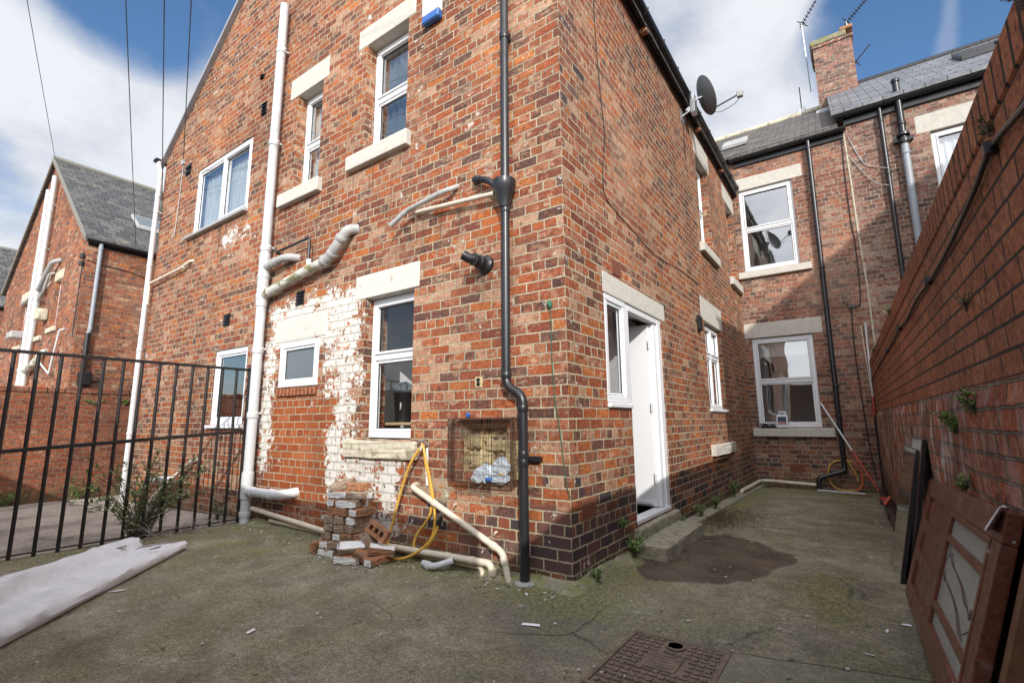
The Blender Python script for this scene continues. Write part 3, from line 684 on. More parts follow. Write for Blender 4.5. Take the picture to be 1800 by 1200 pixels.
# roofs: rear wing and main range
mb = MB(); ov = .06
for sx in (0,1):
    x0 = .10 if sx else -8.35; sl_ = (AP-EV)/4.125; zz0 = EV-.10*sl_+.02
    xr = -4.125
    mb.hexa([(x0,-ov,zz0),(xr,-ov,AP+.02),(xr,12,AP+.02),(x0,7.9,zz0),(x0,-ov,zz0+.07),(xr,-ov,AP+.10),(xr,12,AP+.10),(x0,7.9,zz0+.07)])
wr = mb.build('wing_roof', M['slate_old'], house)
MR, my = .72, 10.35   # pitch and ridge position of the main range
mb = MB(); z0 = 6.66; zr = z0+MR*(my-7.45)
mb.hexa([(-8.3,7.42,z0),(1.98,7.42,z0),(1.98,my,zr),(-8.3,my,zr),(-8.3,7.42,z0+.06),(1.98,7.42,z0+.06),(1.98,my,zr+.08),(-8.3,my,zr+.08)])
mb.hexa([(-8.3,my,zr),(1.98,my,zr),(1.98,13.3,z0),(-8.3,13.3,z0),(-8.3,my,zr+.08),(1.98,my,zr+.08),(1.98,13.3,z0+.06),(-8.3,13.3,z0+.06)])
roofA = mb.build('main_roof', M['slate_brown'], house)
mb = MB(); 
for i in range(22): mb.tube([(-8.3+i*.468,my,zr+.05),(-8.3+(i+.98)*.468,my,zr+.05)], .10, 10)
mb.build('ridge_tiles', M['stone_worn'], roofA)
mb = MB(); yk=8.5; zk=z0+.06+MR*(yk-7.45)
mb.hexa([(-.25,8.3,zk-.10),(.28,8.3,zk-.10),(.28,8.75,zk+.22),(-.25,8.75,zk+.22),(-.25,8.27,zk-.02),(.28,8.27,zk-.02),(.28,8.72,zk+.32),(-.25,8.72,zk+.32)])
sk = mb.build('skylight', M['pipe_grey'], roofA, bevel=.01)
# fascia, gutter
def gutter(parent, a, b, out, r=.062, name='gutter', brackets=.62):
    a, b, out = Vector(a), Vector(b), Vector(out); d = (b-a).normalized(); L = (b-a).length
    mb = MB(); n = 9
    for rr, sgn in ((r,1),(r-.006,-1)):
        base = len(mb.v)
        for p in (a, b):
            for k in range(n+1):
                t = math.pi*k/n; mb.v.append(tuple(p + out*(r-math.cos(t)*rr) - Vector((0,0,math.sin(t)*rr))))
        for k in range(n): mb.f.append((base+k,base+k+1,base+n+2+k,base+n+1+k)); mb.m.append(0)
    for q in (a,b):
        mb.quad([q + out*(r-math.cos(math.pi*k/n)*r) - Vector((0,0,math.sin(math.pi*k/n)*r)) for k in range(n+1)])
    nb = int(L/brackets)
    for i in range(nb+1):
        p = a + d*(.15+i*(L-.3)/max(nb,1))
        pts = [p + out*(r-math.cos(math.pi*k/8)*(r+.008)) - Vector((0,0,math.sin(math.pi*k/8)*(r+.008))) for k in range(9)]
        mb.tube(pts, .010, 5)
    return mb.build(name, M['black'], parent, smooth=True)
mb = MB(); mb.box(.002,.028,.0,7.55,EV-.06,EV+.10); mb.build('fascia', M['black'], house)
gutter(house,(.03,-.05,EV+.06),(.03,7.52,EV+.06),(1,0,0),.068)
mb = MB(); mb.box(.10,2.05,7.555,7.598,6.50,6.65); mb.build('fascia', M['black'], house)
gutter(house,(.02,7.55,6.66),(2.10,7.55,6.66),(0,-1,0),.066)
# corbel bricks under the eaves
for y in (2.05,4.55,6.2): MB().box(.003,.10,y,y+.09,EV-.10,EV-.03).build('corbel', M['loose_brick'], house, bevel=.01)
# left eaves: gutter end and verge
gutter(house,(-8.28,-.16,EV+.02),(-8.28,7.5,EV+.02),(-1,0,0),.07)
mb = MB()
mb.hexa([(-8.38,-.075,EV-.11),(-4.12,-.075,AP+.0),(-4.12,-.003,AP+.0),(-8.38,-.003,EV-.11),(-8.38,-.075,EV-.05),(-4.12,-.075,AP+.08),(-4.12,-.003,AP+.08),(-8.38,-.003,EV-.05)])
mb.hexa([(.10,-.075,EV-.09),(-4.13,-.075,AP+.0),(-4.13,-.003,AP+.0),(.10,-.003,EV-.09),(.10,-.075,EV-.03),(-4.13,-.075,AP+.08),(-4.13,-.003,AP+.08),(.10,-.003,EV-.03)])
mb.build('verge', M['lead'], house)
# windows of the gable
window(GB,house,-6.82,-5.06,4.15,5.28,.012,mulls=(-5.93,),fw_=.06,blind=(.96,.6,'curtain'))
MB().box(-6.97,-5.03,-.07,.03,4.10,4.148).build('sill', M['pipe_grey'], house, bevel=.008)
window(GB,house,-5.63,-4.72,1.13,2.16,.02,fw_=.075,glassm='glass_dark')
MB().box(-5.66,-4.68,-.05,.03,1.085,1.128).build('sill', M['upvc'], house, bevel=.008)
window(GB,house,-3.93,-3.37,4.07,5.43,.13,rails=(4.72,),blind=(.95,1,'curtain'))
stone(GB,house,'lintel',-4.12,-3.26,5.44,5.72); stone(GB,house,'sill',-4.16,-3.27,3.89,4.07,.07,.12,slope=.012)
window(GB,house,-2.52,-1.83,4.12,5.48,.13,rails=(4.80,),blind=(.95,1.5,'curtain'),glassm='glass_dark')
stone(GB,house,'lintel',-2.68,-1.72,5.49,5.735); stone(GB,house,'sill',-2.74,-1.75,3.94,4.12,.07,.12,slope=.012)
window(GB,house,-2.36,-1.64,.995,2.42,.10,rails=(1.80,),fw_=.06,glassm='glass_clear')
stone(GB,house,'lintel',-2.53,-1.57,2.43,2.68,.006,mat='stone_paint'); stone(GB,house,'sill',-2.57,-1.55,.805,.98,.045,.11,mat='stone_worn',bevel=.018,slope=.015,jit=.005)
window(GB,house,-3.90,-3.13,1.56,2.09,-.02,fw_=.065,glassm='frosted')
stone(GB,house,'lintel',-4.06,-3.02,2.115,2.39,.008,mat='stone_paint')
MB().box(-3.93,-3.13,-.028,.06,1.455,1.545).build('brick_sill', M['brick_new'], house, bevel=.006)
# windows of the wing's side
window(SD,house,4.30,5.38,1.31,2.60,.06,rails=(2.12,),mulls=(4.84,),fw_=.06)
MB().box(-.05,.035,4.27,5.42,1.265,1.308).build('sill', M['upvc'], house, bevel=.008)
stone(SD,house,'lintel',4.12,5.52,2.62,2.97); stone(SD,house,'old_sill',4.18,5.60,.64,.80,.06,.12,slope=.01,jit=.004,mat='stone')
window(SD,house,4.50,5.28,3.88,5.40,.12,rails=(4.62,)); stone(SD,house,'lintel',4.40,5.42,5.42,5.78); stone(SD,house,'sill',4.38,5.50,3.73,3.88,.07,.12,slope=.012)
window(SD,house,6.72,7.42,3.86,5.42,.12,rails=(4.62,)); stone(SD,house,'lintel',6.50,7.56,5.44,5.76); stone(SD,house,'sill',6.58,7.56,3.70,3.86,.07,.12,slope=.012)
# rear windows
window(BK,house,.13,1.19,1.0,2.76,.05,rails=(1.89,),fw_=.07,blind=(.17,.3,'blind'))
stone(BK,house,'lintel',.005,1.36,2.78,3.08); stone(BK,house,'sill',.03,1.38,.825,.985,.09,.06,slope=.012)
window(BK,house,.12,1.12,4.18,5.96,.05,rails=(5.08,),fw_=.07)
stone(BK,house,'lintel',.005,1.31,5.97,6.235); stone(BK,house,'sill',.005,1.31,4.02,4.165,.08,.06,slope=.012)
# doorway with side light
stone(SD,house,'lintel',.68,2.39,2.275,2.465)
mb = MB()
SD.box(mb,1.20,1.29,.012,.09,.28,2.27); SD.box(mb,2.15,2.26,.012,.09,.215,2.27); SD.box(mb,1.29,2.15,.012,.09,2.205,2.27); SD.box(mb,2.06,2.15,.03,.10,.25,2.205)
SD.box(mb,1.20,2.26,.0,.12,.205,.245)
df = mb.build('door_frame', M['upvc'], house, bevel=.006)
window(SD,house,.72,1.20,1.30,2.27,.005,fw_=.06)
MB().box(-.06,.03,.70,1.22,1.255,1.298).build('sill', M['upvc'], house, bevel=.008)
# leaf stands open into the house
hy = 2.05; mb = MB(); mb.box(-.90,-.075,hy-.044,hy,.255,2.19)
leaf = mb.build('door', M['door'], house, bevel=.005)
MB().box(-.90,-.10,hy-.066,hy-.045,.275,.315).build('weather_bar', M['upvc'], leaf, bevel=.004)
for z in (.55,1.28,1.96):
    mb = MB(); mb.box(-.079,-.06,hy-.062,hy-.045,z-.045,z+.045); mb.tube([(-.070,hy-.062,z-.048),(-.070,hy-.062,z+.048)],.007,8); mb.build('hinge', M['pipe_white'], leaf, bevel=.002)
mb = MB(); mb.box(-.86,-.80,hy-.058,hy-.044,1.12,1.34); mb.tube(arc_path([(-.83,hy-.05,1.25),(-.83,hy-.10,1.25),(-.72,hy-.10,1.25)],.02),.010,8); mb.build('handle', M['steel'], leaf)
# floors, ceilings and partitions inside
mb = MB(); mb.box(-7.95,-.302,.302,7.59,.10,.20); mb.box(-.3015,-.09,1.29,2.15,.10,.2); mb.build('floor', M['wood_floor'], house)
mb = MB(); mb.box(-7.95,-.302,.302,7.59,2.72,2.95); mb.build('ceiling', M['plaster'], house)
mb = MB(); mb.box(-3.02,-2.92,.302,3.4,.201,2.719); mb.box(-2.919,-1.60,2.6,2.7,.201,2.719); mb.box(-1.599,-.302,3.3,3.4,.201,2.719)
mb.box(-4.6,-4.5,.302,3.4,2.951,5.9); mb.box(-3.15,-3.05,.302,3.4,2.951,5.9); mb.box(-7.9,-.302,3.42,3.5,2.951,5.9)
mb.build('partition', M['plaster'], house)
mb = MB(); mb.box(-7.9,2.0,11.0,11.1,-.2,6.6); mb.box(-7.9,2.0,7.91,11.0,2.9,3.1); mb.box(-7.9,2.0,7.91,11.0,.0,.1); mb.box(-.35,-.25,7.91,11,.1,6.5); mb.box(2.0,2.07,7.91,11,.1,6.5); mb.box(-7.9,2.0,7.91,11.0,6.3,6.35)
mb.build('back_room', M['plaster'], house)

# pipes fixed to the gable
def pipe(name, pts, r, mat, parent=None, joints=(), jr=1.16, jl=.05, bend=.07, n=16, clips=(), clipdir=(0,1,0), end=None):
    pts = arc_path(pts, bend) if bend else [Vector(p) for p in pts]
    mb = MB(); mb.tube(pts, r, n)
    for p, d in joints: mb.ring(p, d, r*jr, jl, n)
    for p in clips:
        p = Vector(p); mb.tube([p-Vector((0,0,.012)), p+Vector((0,0,.012))], r*1.12, n); q = p+Vector(clipdir)*(r+.05)
        mb.box(p.x-r*.5, p.x+r*.5, p.y+r*.3, p.y+r+.04, p.z-.012, p.z+.012); mb.box(p.x+r*.8,p.x+r*1.35,p.y+.01,p.y+.03,p.z-.01,p.z+.01)
    return mb.build(name, M[mat], parent, smooth=True)
Z = (0,0,1); sx, sy = -4.27, -.10
sp = pipe('soil_pipe', [(sx,sy,-.05),(sx,sy,6.92)], .056, 'pipe_white', house,
     joints=[((sx,sy,z),Z) for z in (.10,.30,.55,1.24,2.03,2.62,2.88,3.00,3.35,4.81,6.19)], jr=1.17, jl=.06, clips=[(sx,sy,z) for z in (1.27,2.06,3.38,4.84,6.22)], n=20)
MB().tube([(sx,sy,2.62),(sx,sy,3.28)],.066,20).ring((sx,sy,2.72),Z,.072,.07,20).ring((sx,sy,2.98),Z,.072,.05,20).build('pipe_junction', M['pipe_white'], sp, smooth=True)
MB().tube([(sx,sy,.28),(sx,sy,.56)],.068,20).build('pipe_junction', M['pipe_white'], sp, smooth=True)
pipe('soil_branch', [(sx+.04,sy,2.74),(-3.00,sy,2.927)], .053, 'pipe_moss', house, joints=[((-3.28,sy,2.885),(1,0,.15)),((-4.1,sy,2.765),(1,0,.15))], bend=0, n=18)
pipe('soil_branch', [(-3.02,sy,2.924),(-2.92,sy,2.94),(-2.78,sy-.01,3.03),(-2.62,sy+.02,3.22),(-2.56,.02,3.24)], .056, 'pipe_grey', house, joints=[((-2.97,sy,2.931),(1,0,.15)),((-2.84,sy,2.99),(.8,0,.5)),((-2.69,sy,3.13),(.6,0,.7))], bend=.09, n=18)
MB().tube([(-3.285,-.10,2.93),(-3.285,-.10,3.01)],.028,12).build('pipe_tee', M['upvc'], house, smooth=True)
pipe('soil_branch', [(sx+.05,sy,3.10),(-3.86,sy,3.14),(-3.74,sy+.02,3.14),(-3.68,.02,3.14)], .048, 'pipe_grey', house, joints=[((-4.06,sy,3.12),(1,0,.08)),((-4.00,sy,3.126),(1,0,.08))], bend=.07, n=18)
pipe('overflow_pipe', [(-4.04,.02,3.25),(-4.03,-.10,3.25),(-3.30,-.10,3.28),(-3.29,-.10,2.92)], .016, 'black', house, bend=.03)
pipe('soil_branch', [(sx+.05,sy-.01,.36),(-3.62,sy-.03,.37),(-3.46,sy-.01,.38),(-3.40,.02,.40)], .052, 'pipe_white', house, joints=[((-4.12,sy-.01,.36),(1,0,0)),((-3.68,sy-.03,.37),(1,0,0))], bend=.08, n=18)
pipe('waste_pipe', [(-4.16,-.08,.17),(-2.7,-.10,.085),(-1.84,-.11,.07),(-.62,-.12,.10),(-.60,-.13,-.06)], .026, 'pipe_cream', house, joints=[((-2.0,-.11,.073),(1,0,0)),((-1.06,-.115,.09),(1,0,.02)),((-.60,-.125,.045),Z),((-.80,-.12,.096),(1,0,.02))], bend=.05)
pipe('waste_pipe', [(-3.8,-.06,.07),(-1.9,-.06,.035),(-.74,-.09,.05),(-.66,-.14,-.06)], .018, 'pipe_cream', house, joints=[((-1.3,-.075,.042),(1,0,0)),((-.80,-.088,.05),(1,0,0))], bend=.04)
pipe('waste_pipe', [(-1.55,.02,.60),(-1.53,-.075,.59),(-.535,-.09,.185),(-.45,-.115,-.05)], .025, 'pipe_cream', house, joints=[((-1.25,-.08,.475),(1,0,-.4)),((-.62,-.09,.22),(1,0,-.4)),((-.515,-.1,.13),(.35,0,-.9))], bend=.05)
for p in ((-1.08,-.02,.44),(-.66,-.02,.27)): MB().tube([p,(p[0]+.02,-.05,p[2]+.03)],.005,6).ring((p[0]+.02,-.03,p[2]+.035),(0,1,0),.010,.02,10).build('pipe_clip', M['pipe_cream'], house)
pipe('waste_pipe', [(-.62,-.075,3.06),(-1.58,-.06,3.15),(-1.62,.02,3.16)], .021, 'pipe_cream', house, bend=.03)
pipe('waste_pipe', [(-1.86,-.13,3.06),(-1.66,-.10,3.18),(-1.20,-.09,3.24),(-1.12,-.06,3.26),(-1.10,.02,3.31)], .024, 'pipe_grey', house, joints=[((-1.70,-.105,3.155),(.9,0,.5)),((-1.24,-.09,3.235),(1,0,.1))], bend=.04)
# black rainwater pipe with hopper and a kick near the ground
dx, dy = -.505, -.075
pipe('downpipe', [(dx,dy,EV-.1),(dx,dy,3.10)], .036, 'black_worn', house, joints=[((dx,dy,z),Z) for z in (4.52,)], jr=1.22, jl=.07, clips=[(dx,dy,4.52)], n=18)
mb = MB(); mb.lathe([(.040,0),(.050,.05),(.072,.12),(.092,.17),(.097,.20),(.097,.235),(.080,.235)], (dx,dy-.01,2.90), Z, 20)
mb.build('hopper', M['black_worn'], house, smooth=True)
pipe('inlet_pipe', [(dx-.04,dy,3.06),(-.68,-.08,3.20),(-.86,-.06,3.27),(-.88,.02,3.28)], .030, 'black', house, joints=[((-.80,-.07,3.245),(1,0,-.4))], bend=.05)
pipe('downpipe', [(dx,dy,2.94),(dx,dy,1.42),(dx+.155,dy,1.34),(dx+.155,dy,-.04)], .036, 'black_worn', house, bend=.07,
     joints=[((dx,dy,1.50),Z),((dx+.155,dy,1.24),Z),((dx+.155,dy,.84),Z),((dx+.155,dy,.90),Z),((dx,dy,2.88),Z)], jr=1.14, jl=.05, clips=[(dx+.155,dy,.87)], n=18)
MB().box(dx+.14,dx+.28,-.05,-.005,.85,.885).ring((dx+.25,-.03,.868),(0,1,0),.022,.05,12).build('pipe_bracket', M['black'], house)
MB().lathe([(.075,0),(.075,.012),(.05,.018)], (dx+.17,dy-.02,-.005), Z, 16).build('gully_rim', M['pipe_grey'], house)
# far left rainwater pipe and its small waste pipe
px_ = -8.20
pipe('downpipe', [(-8.33,-.09,EV-.02),(-8.33,-.09,EV-.10),(px_,-.09,EV-.28),(px_,-.09,-.1)], .040, 'pipe_white', house, bend=.05,
     joints=[((px_,-.09,z),Z) for z in (5.2,3.9,2.4,1.0)], clips=[(px_,-.09,4.9)], n=16)
pipe('waste_pipe', [(px_+.03,-.07,3.2),(px_+.03,-.07,3.57),(-6.92,-.06,3.62),(-6.70,-.03,3.70),(-6.66,.02,3.70)], .022, 'pipe_cream', house, joints=[((px_+.03,-.07,3.3),Z),((-6.88,-.06,3.625),(1,0,.1))], bend=.04)
pipe('waste_pipe', [(-7.05,-.10,.0),(-6.9,-.10,.12),(-5.9,-.06,.64),(-5.86,.02,.66)], .026, 'pipe_cream', house, bend=.04)
pipe('waste_pipe', [(-7.2,-.12,.30),(-6.75,-.10,.36),(-6.62,-.08,.36),(-6.6,.02,.36)], .035, 'pipe_white', house, bend=.05)
# flue, vents, air bricks
mb = MB(); o = Vector((-.765,0,2.475)); d = Vector((-.12,-1,.10)).normalized()
mb.lathe([(.082,-.01),(.082,.02),(.066,.035),(.054,.04),(.054,.075),(.060,.08),(.060,.095),(.050,.10),(.050,.135),(.056,.14),(.056,.155),(.040,.16)], o, d, 22)
mb.tube([o+d*.15, o+d*.19+Vector((-.02,0,.0)), o+d*.22+Vector((-.05,0,.025))], .042, 16)
mb.build('flue', M['black'], house, smooth=True)
def louvre(F, u, z, w_, h_, mat='black', n=4, name='vent'):
    mb = MB(); F.box(mb,u-w_/2,u+w_/2,-.012,.0,z-h_/2,z+h_/2)
    for i in range(n):
        zc = z-h_/2+h_*(i+.5)/n; a,b = u-w_/2+.012,u+w_/2-.012
        mb.hexa([F.P(a,-.034,zc-h_*.36/n),F.P(b,-.034,zc-h_*.36/n),F.P(b,-.0125,zc-h_*.1/n),F.P(a,-.0125,zc-h_*.1/n),F.P(a,-.034,zc-h_*.20/n),F.P(b,-.034,zc-h_*.20/n),F.P(b,-.0125,zc+h_*.35/n),F.P(a,-.0125,zc+h_*.35/n)])
    return mb.build(name, M[mat], house)
louvre(GB,-3.57,2.62,.15,.17); louvre(GB,-5.36,2.58,.17,.17); louvre(GB,-7.22,5.44,.19,.19,n=2); louvre(GB,-4.80,5.60,.12,.2); louvre(GB,-4.93,6.17,.1,.07,n=2)
mb = MB(); SD.box(mb,3.85,4.0,-.05,0,2.40,2.62); mb.build('vent', M['black'], house, bevel=.015)
def airbrick(F,u,z,w_=.22,h_=.15):
    mb = MB(); F.box(mb,u-w_/2,u+w_/2,-.003,.02,z-h_/2,z+h_/2); nr,nc=7,7
    b = MB()
    for i in range(nr): F.box(mb,u-w_/2+.01,u+w_/2-.01,-.010,-.0032,z-h_/2+h_*(i+.15)/nr,z-h_/2+h_*(i+.6)/nr)
    for j in range(nc+1):
        c=u-w_/2+w_*j/nc; F.box(mb,max(c-.005,u-w_/2),min(c+.005,u+w_/2),-.0095,-.0032,z-h_/2,z+h_/2)
    return mb.build('air_brick', M['brick_air'], house)
airbrick(SD,.28,.50); airbrick(SD,1.0,2.56,.20,.14); airbrick(BK,.72,.25,.24,.15)
# hole with a socket fitting in the gable
mb = MB(); mb.box(-.885,-.80,-.004,.01,1.42,1.52); mb.build('plug', M['foam'], house, bevel=.012)
mb = MB(); [mb.tube([(-.842,-.012,z),(-.842,-.002,z)],.017,12) for z in (1.455,1.49)]; mb.build('cable_hole', M['black'], house)
# the rough recess behind the cage
mb = MB(); R2 = random.Random(3)
nxr, nzr = 16, 14; x0,x1,z0,z1 = -1.02,-.55,.74,1.125
for j in range(nzr+1):
    for i in range(nxr+1):
        e = i in (0,nxr) or j in (0,nzr)
        mb.v.append((x0+(x1-x0)*i/nxr, (.03 if e else .075+R2.uniform(-.03,.03)+(.05 if j>nzr-4 else 0)), z0+(z1-z0)*j/nzr))
for j in range(nzr):
    for i in range(nxr):
        a=j*(nxr+1)+i; mb.f.append((a,a+1,a+nxr+2,a+nxr+1)); mb.m.append(0 if j>8 else (1 if (2<j<9) else 0))
mb.build('rubble_core', [M['hollow'],M['foam']], house)
mb = MB()
for (a,b,c,e,k) in ((-.98,-.72,.76,.90,.03),(-.80,-.575,.90,1.0,.028),(-1.0,-.85,.92,1.03,.02)): mb.box(a,b,k,k+.06,c,e)
mb.build('mortar_plug', M['foam'], house, bevel=.02, sub=.08, jitter=.008)
mb = MB(); mb.box(-.57,-.43,-.006,.012,.70,1.0); mb.build('mortar_plug', M['foam'], house, bevel=.01, sub=.05, jitter=.006)
# concrete steps at the door
st = thing('doorstep', (.16,1.6,0), 'mossy concrete double doorstep beneath the open white door', 'step')
mb = MB(); mb.box(.002,.075,1.13,2.33,-.05,.20); mb.build('upper_step', M['concrete'], st, bevel=.018, seg=2, sub=.2, jitter=.003)
mb = MB(); mb.box(.002,.33,1.02,2.22,-.05,.105); mb.build('lower_step', M['concrete'], st, bevel=.02, seg=2, sub=.2, jitter=.004)
# ================================================================== the neighbouring house on the right, its wing stands beyond the yard wall
hb = thing('terrace_house', (8, 7.6, 0), 'red brick neighbouring house with a higher blue grey slate roof, right of the chimney', 'house')
mb = MB(); wall(mb,'y',7.6,1,2.08,12.4,-.4,6.86,[(3.30,4.12,4.25,6.19)]); mb.build('rear_wall', [M['brick_right_house'],M['plaster']], hb)
mb = MB(); wall(mb,'x',4.2,1,.3,7.6,-.4,5.95,[(4.6,5.4,1.2,2.6)],ends=False); mb.build('side_wall', [M['brick_right_house'],M['plaster']], hb); mb = MB(); wall(mb,'x',12.4,-1,.3,7.6,-.4,5.95,[],ends=False); mb.build('side_wall', [M['brick_right_house'],M['plaster']], hb)
mb = MB(); wall(mb,'y',0.,1,4.2,12.4,-.4,5.95,[(6.4,7.1,1.,2.4)])
for k in (0,1): mb.quad([(4.2,k*.3,5.95),(12.4,k*.3,5.95),(8.3,k*.3,9.23)],k)
mb.build('gable_wall', [M['brick_far'],M['plaster']], hb)
mb = MB()
for xa in (4.10,12.5): mb.hexa([(xa,-.06,5.87),(8.3,-.06,9.23),(8.3,11,9.23),(xa,7.58,5.87),(xa,-.06,5.94),(8.3,-.06,9.30),(8.3,11,9.30),(xa,7.58,5.94)])
mb.build('wing_roof', M['slate_old'], hb)
z0 = 6.92; myb = 10.25; zr = z0+.735*(myb-7.40)
mb = MB(); mb.hexa([(1.90,7.38,z0),(12.6,7.38,z0),(12.6,myb,zr),(1.90,myb,zr),(1.90,7.38,z0+.07),(12.6,7.38,z0+.07),(12.6,myb,zr+.09),(1.90,myb,zr+.09)])
mb.hexa([(1.90,myb,zr),(12.6,myb,zr),(12.6,13.2,z0),(1.90,13.2,z0),(1.90,myb,zr+.09),(12.6,myb,zr+.09),(12.6,13.2,z0+.07),(1.90,13.2,z0+.07)])
rb = mb.build('main_roof', M['slate_grey'], hb)
mb = MB()
for i in range(22): mb.tube([(1.9+i*.47,myb,zr+.06),(1.9+(i+.98)*.47,myb,zr+.06)], .09, 10)
mb.build('ridge_tiles', M['black'], rb)
def rooflight(parent, x0, x1, yA, yB, zf, tilt=1.):
    mb = MB(); f = .07
    for (a,b,c,e) in ((x0,x1,yA,yA+f),(x0,x1,yB-f,yB),(x0,x0+f,yA+f,yB-f),(x1-f,x1,yA+f,yB-f)):
        mb.hexa([(a,c,zf(c)),(b,c,zf(c)),(b,e,zf(e)),(a,e,zf(e)),(a,c,zf(c)+.10),(b,c,zf(c)+.10),(b,e,zf(e)+.10),(a,e,zf(e)+.10)])
    o = mb.build('skylight', M['black'], parent, bevel=.008)
    MB().hexa([(x0+f,yA+f,zf(yA+f)+.04),(x1-f,yA+f,zf(yA+f)+.04),(x1-f,yB-f,zf(yB-f)+.04),(x0+f,yB-f,zf(yB-f)+.04),(x0+f,yA+f,zf(yA+f)+.05),(x1-f,yA+f,zf(yA+f)+.05),(x1-f,yB-f,zf(yB-f)+.05),(x0+f,yB-f,zf(yB-f)+.05)]).build('pane', M['glass'], o)
rooflight(rb, 4.05, 4.75, 8.6, 9.3, lambda y: z0+.08+.735*(y-7.38))
MB().box(2.08,12.3,7.552,7.598,6.74,6.90).build('fascia', M['black'], hb)
gutter(hb,(1.96,7.55,6.92),(6.6,7.55,6.92),(0,-1,0),.066)
window(BK,hb,3.30,4.12,4.25,6.17,.06,rails=(5.25,),fw_=.07,blind=(.95,1,'curtain')); stone(BK,hb,'lintel',3.11,4.32,6.19,6.53); stone(BK,hb,'sill',3.15,4.3,4.09,4.25,.08,.06)
pipe('downpipe', [(2.64,7.52,6.86),(2.64,7.52,.0)], .036, 'black_worn', hb, joints=[((2.64,7.52,z),Z) for z in (6.6,5.55,3.9)], clips=[(2.64,7.52,5.5),(2.64,7.52,3.85)])
vp = pipe('vent_pipe', [(2.92,7.50,3.0),(2.92,7.50,6.05)], .055, 'pipe_vent', hb, joints=[((2.92,7.50,z),Z) for z in (3.95,5.85)], clips=[(2.92,7.50,4.6)], n=18) if 'pipe_vent' in M else None
if vp is None:
    M['pipe_vent'] = simple('blue grey pipe', (.27,.29,.32), .45, .08, 6.)
    vp = pipe('vent_pipe', [(2.92,7.50,3.0),(2.92,7.50,6.05)], .058, 'pipe_vent', hb, joints=[((2.92,7.50,5.85),Z)], n=18)
mb = MB(); mb.ring((2.92,7.5,6.08),Z,.085,.10,18); mb.ring((2.92,7.5,6.20),Z,.10,.05,18); mb.tube([(2.92,7.5,6.0),(2.92,7.5,7.28)],.055,18); mb.ring((2.92,7.5,7.28),Z,.066,.07,18); mb.ring((2.92,7.5,6.42),Z,.066,.06,18)
mb.box(2.78,3.06,7.52,7.598,6.10,6.17)
mb.build('vent_cowl', M['black'], vp, smooth=True)
# mortar seam between the two houses
MB().tube(smooth_path([(2.06,7.598,6.6),(2.08,7.598,5.6),(2.09,7.598,4.6),(2.12,7.598,3.6),(2.12,7.598,2.2)],3),.016,6).build('mortar_seam', M['stone_worn'], hb)
# chimney on the ridge between them
ch = thing('chimney_stack', (2.12,10.2,8.6), 'brick chimney stack with a mossy stone cap on the ridge between the two houses', 'chimney')
mb = MB(); mb.box(1.74,2.52,9.75,10.65,7.7,10.05); mb.build('stack', M['brick_right_house'], ch)
mb = MB(); mb.box(1.71,2.55,9.72,10.68,10.051,10.13); mb.build('oversail_course', M['brick_right_house'], ch, bevel=.008)
mb = MB(); mb.box(1.69,2.42,9.70,10.70,10.131,10.27); mb.build('cap', M['mortar_skirt'], ch, bevel=.03, seg=2, sub=.2, jitter=.01)
mb = MB(); mb.box(2.30,2.56,9.71,10.69,10.275,10.36); mb.build('corner_brick', M['loose_brick'], ch, bevel=.01)
mb = MB(); mb.hexa([(1.66,9.58,8.1),(2.60,9.58,8.18),(2.60,9.75,8.3),(1.66,9.75,8.2),(1.66,9.70,8.42),(2.60,9.70,8.52),(2.60,9.748,8.52),(1.66,9.748,8.42)]); mb.build('flashing', M['lead'], ch)
def aerial(x,y,z0_,zt,tip,label,n,sp=.3,r=.013):
    a = thing('tv_aerial', (x,y,z0_), label, 'aerial', 'aerials by the chimney')
    MB().tube([(x,y,z0_),(x-.03,y,zt)], r, 8).build('mast', M['steel'] if r>.01 else M['black'], a)
    A = Vector((x-.03,y,zt-.05)); B = Vector(tip); mb = MB(); mb.tube([A-(B-A)*.08,B], .012, 6); d = (B-A).normalized(); s_ = d.cross(Vector((0,0,1))).normalized(); v_ = s_.cross(d)
    for i in range(n):
        p = A+(B-A)*((i+.6)/n); l = sp*.62*(1-.45*i/n); mb.tube([p-v_*l*.35,p+v_*l*.35],.006,5); mb.tube([p-s_*l*.5,p+s_*l*.5],.005,5)
    q = A+(B-A)*.04
    for k in (-1,1): mb.tube([q-s_*.13+v_*.07*k,q+s_*.13+v_*.07*k],.007,5); mb.tube([q-v_*.13+s_*.08*k,q+v_*.13+s_*.08*k],.007,5)
    mb.build('yagi', M['black'], a)
aerial(1.60,10.1,9.2,11.15,(2.12,9.9,11.75),'tall thin television aerial on a mast left of the chimney stack',11)
aerial(2.50,10.0,10.1,10.66,(3.0,9.8,10.98),'television aerial on a short mast on top of the chimney stack',11)
aerial(2.56,10.0,9.50,9.55,(2.85,9.9,9.78),'small bare aerial rod sticking out right of the chimney stack',4,.04,.009)
a = thing('radio_mast', (1.36,10.3,8.6), 'short aerial rod with a white box on the ridge left of the chimney', 'aerial')
MB().tube([(1.36,10.3,8.6),(1.36,10.3,9.55)],.012,6).build('mast', M['black'], a); MB().box(1.28,1.44,10.26,10.34,8.72,8.95).build('box', M['upvc'], a, bevel=.02)
# rainwater pipe of the main range comes down beside the rear windows
pipe('downpipe', [(1.47,7.50,6.60),(1.455,7.52,.32),(1.455,7.50,.24),(1.05,7.40,.10),(1.05,7.38,-.12)], .042, 'black_worn', house, bend=.06, joints=[((1.467,7.506,z),Z) for z in (6.45,4.0,1.75,1.2)], clips=[(1.467,7.505,3.9),(1.46,7.515,1.7)])

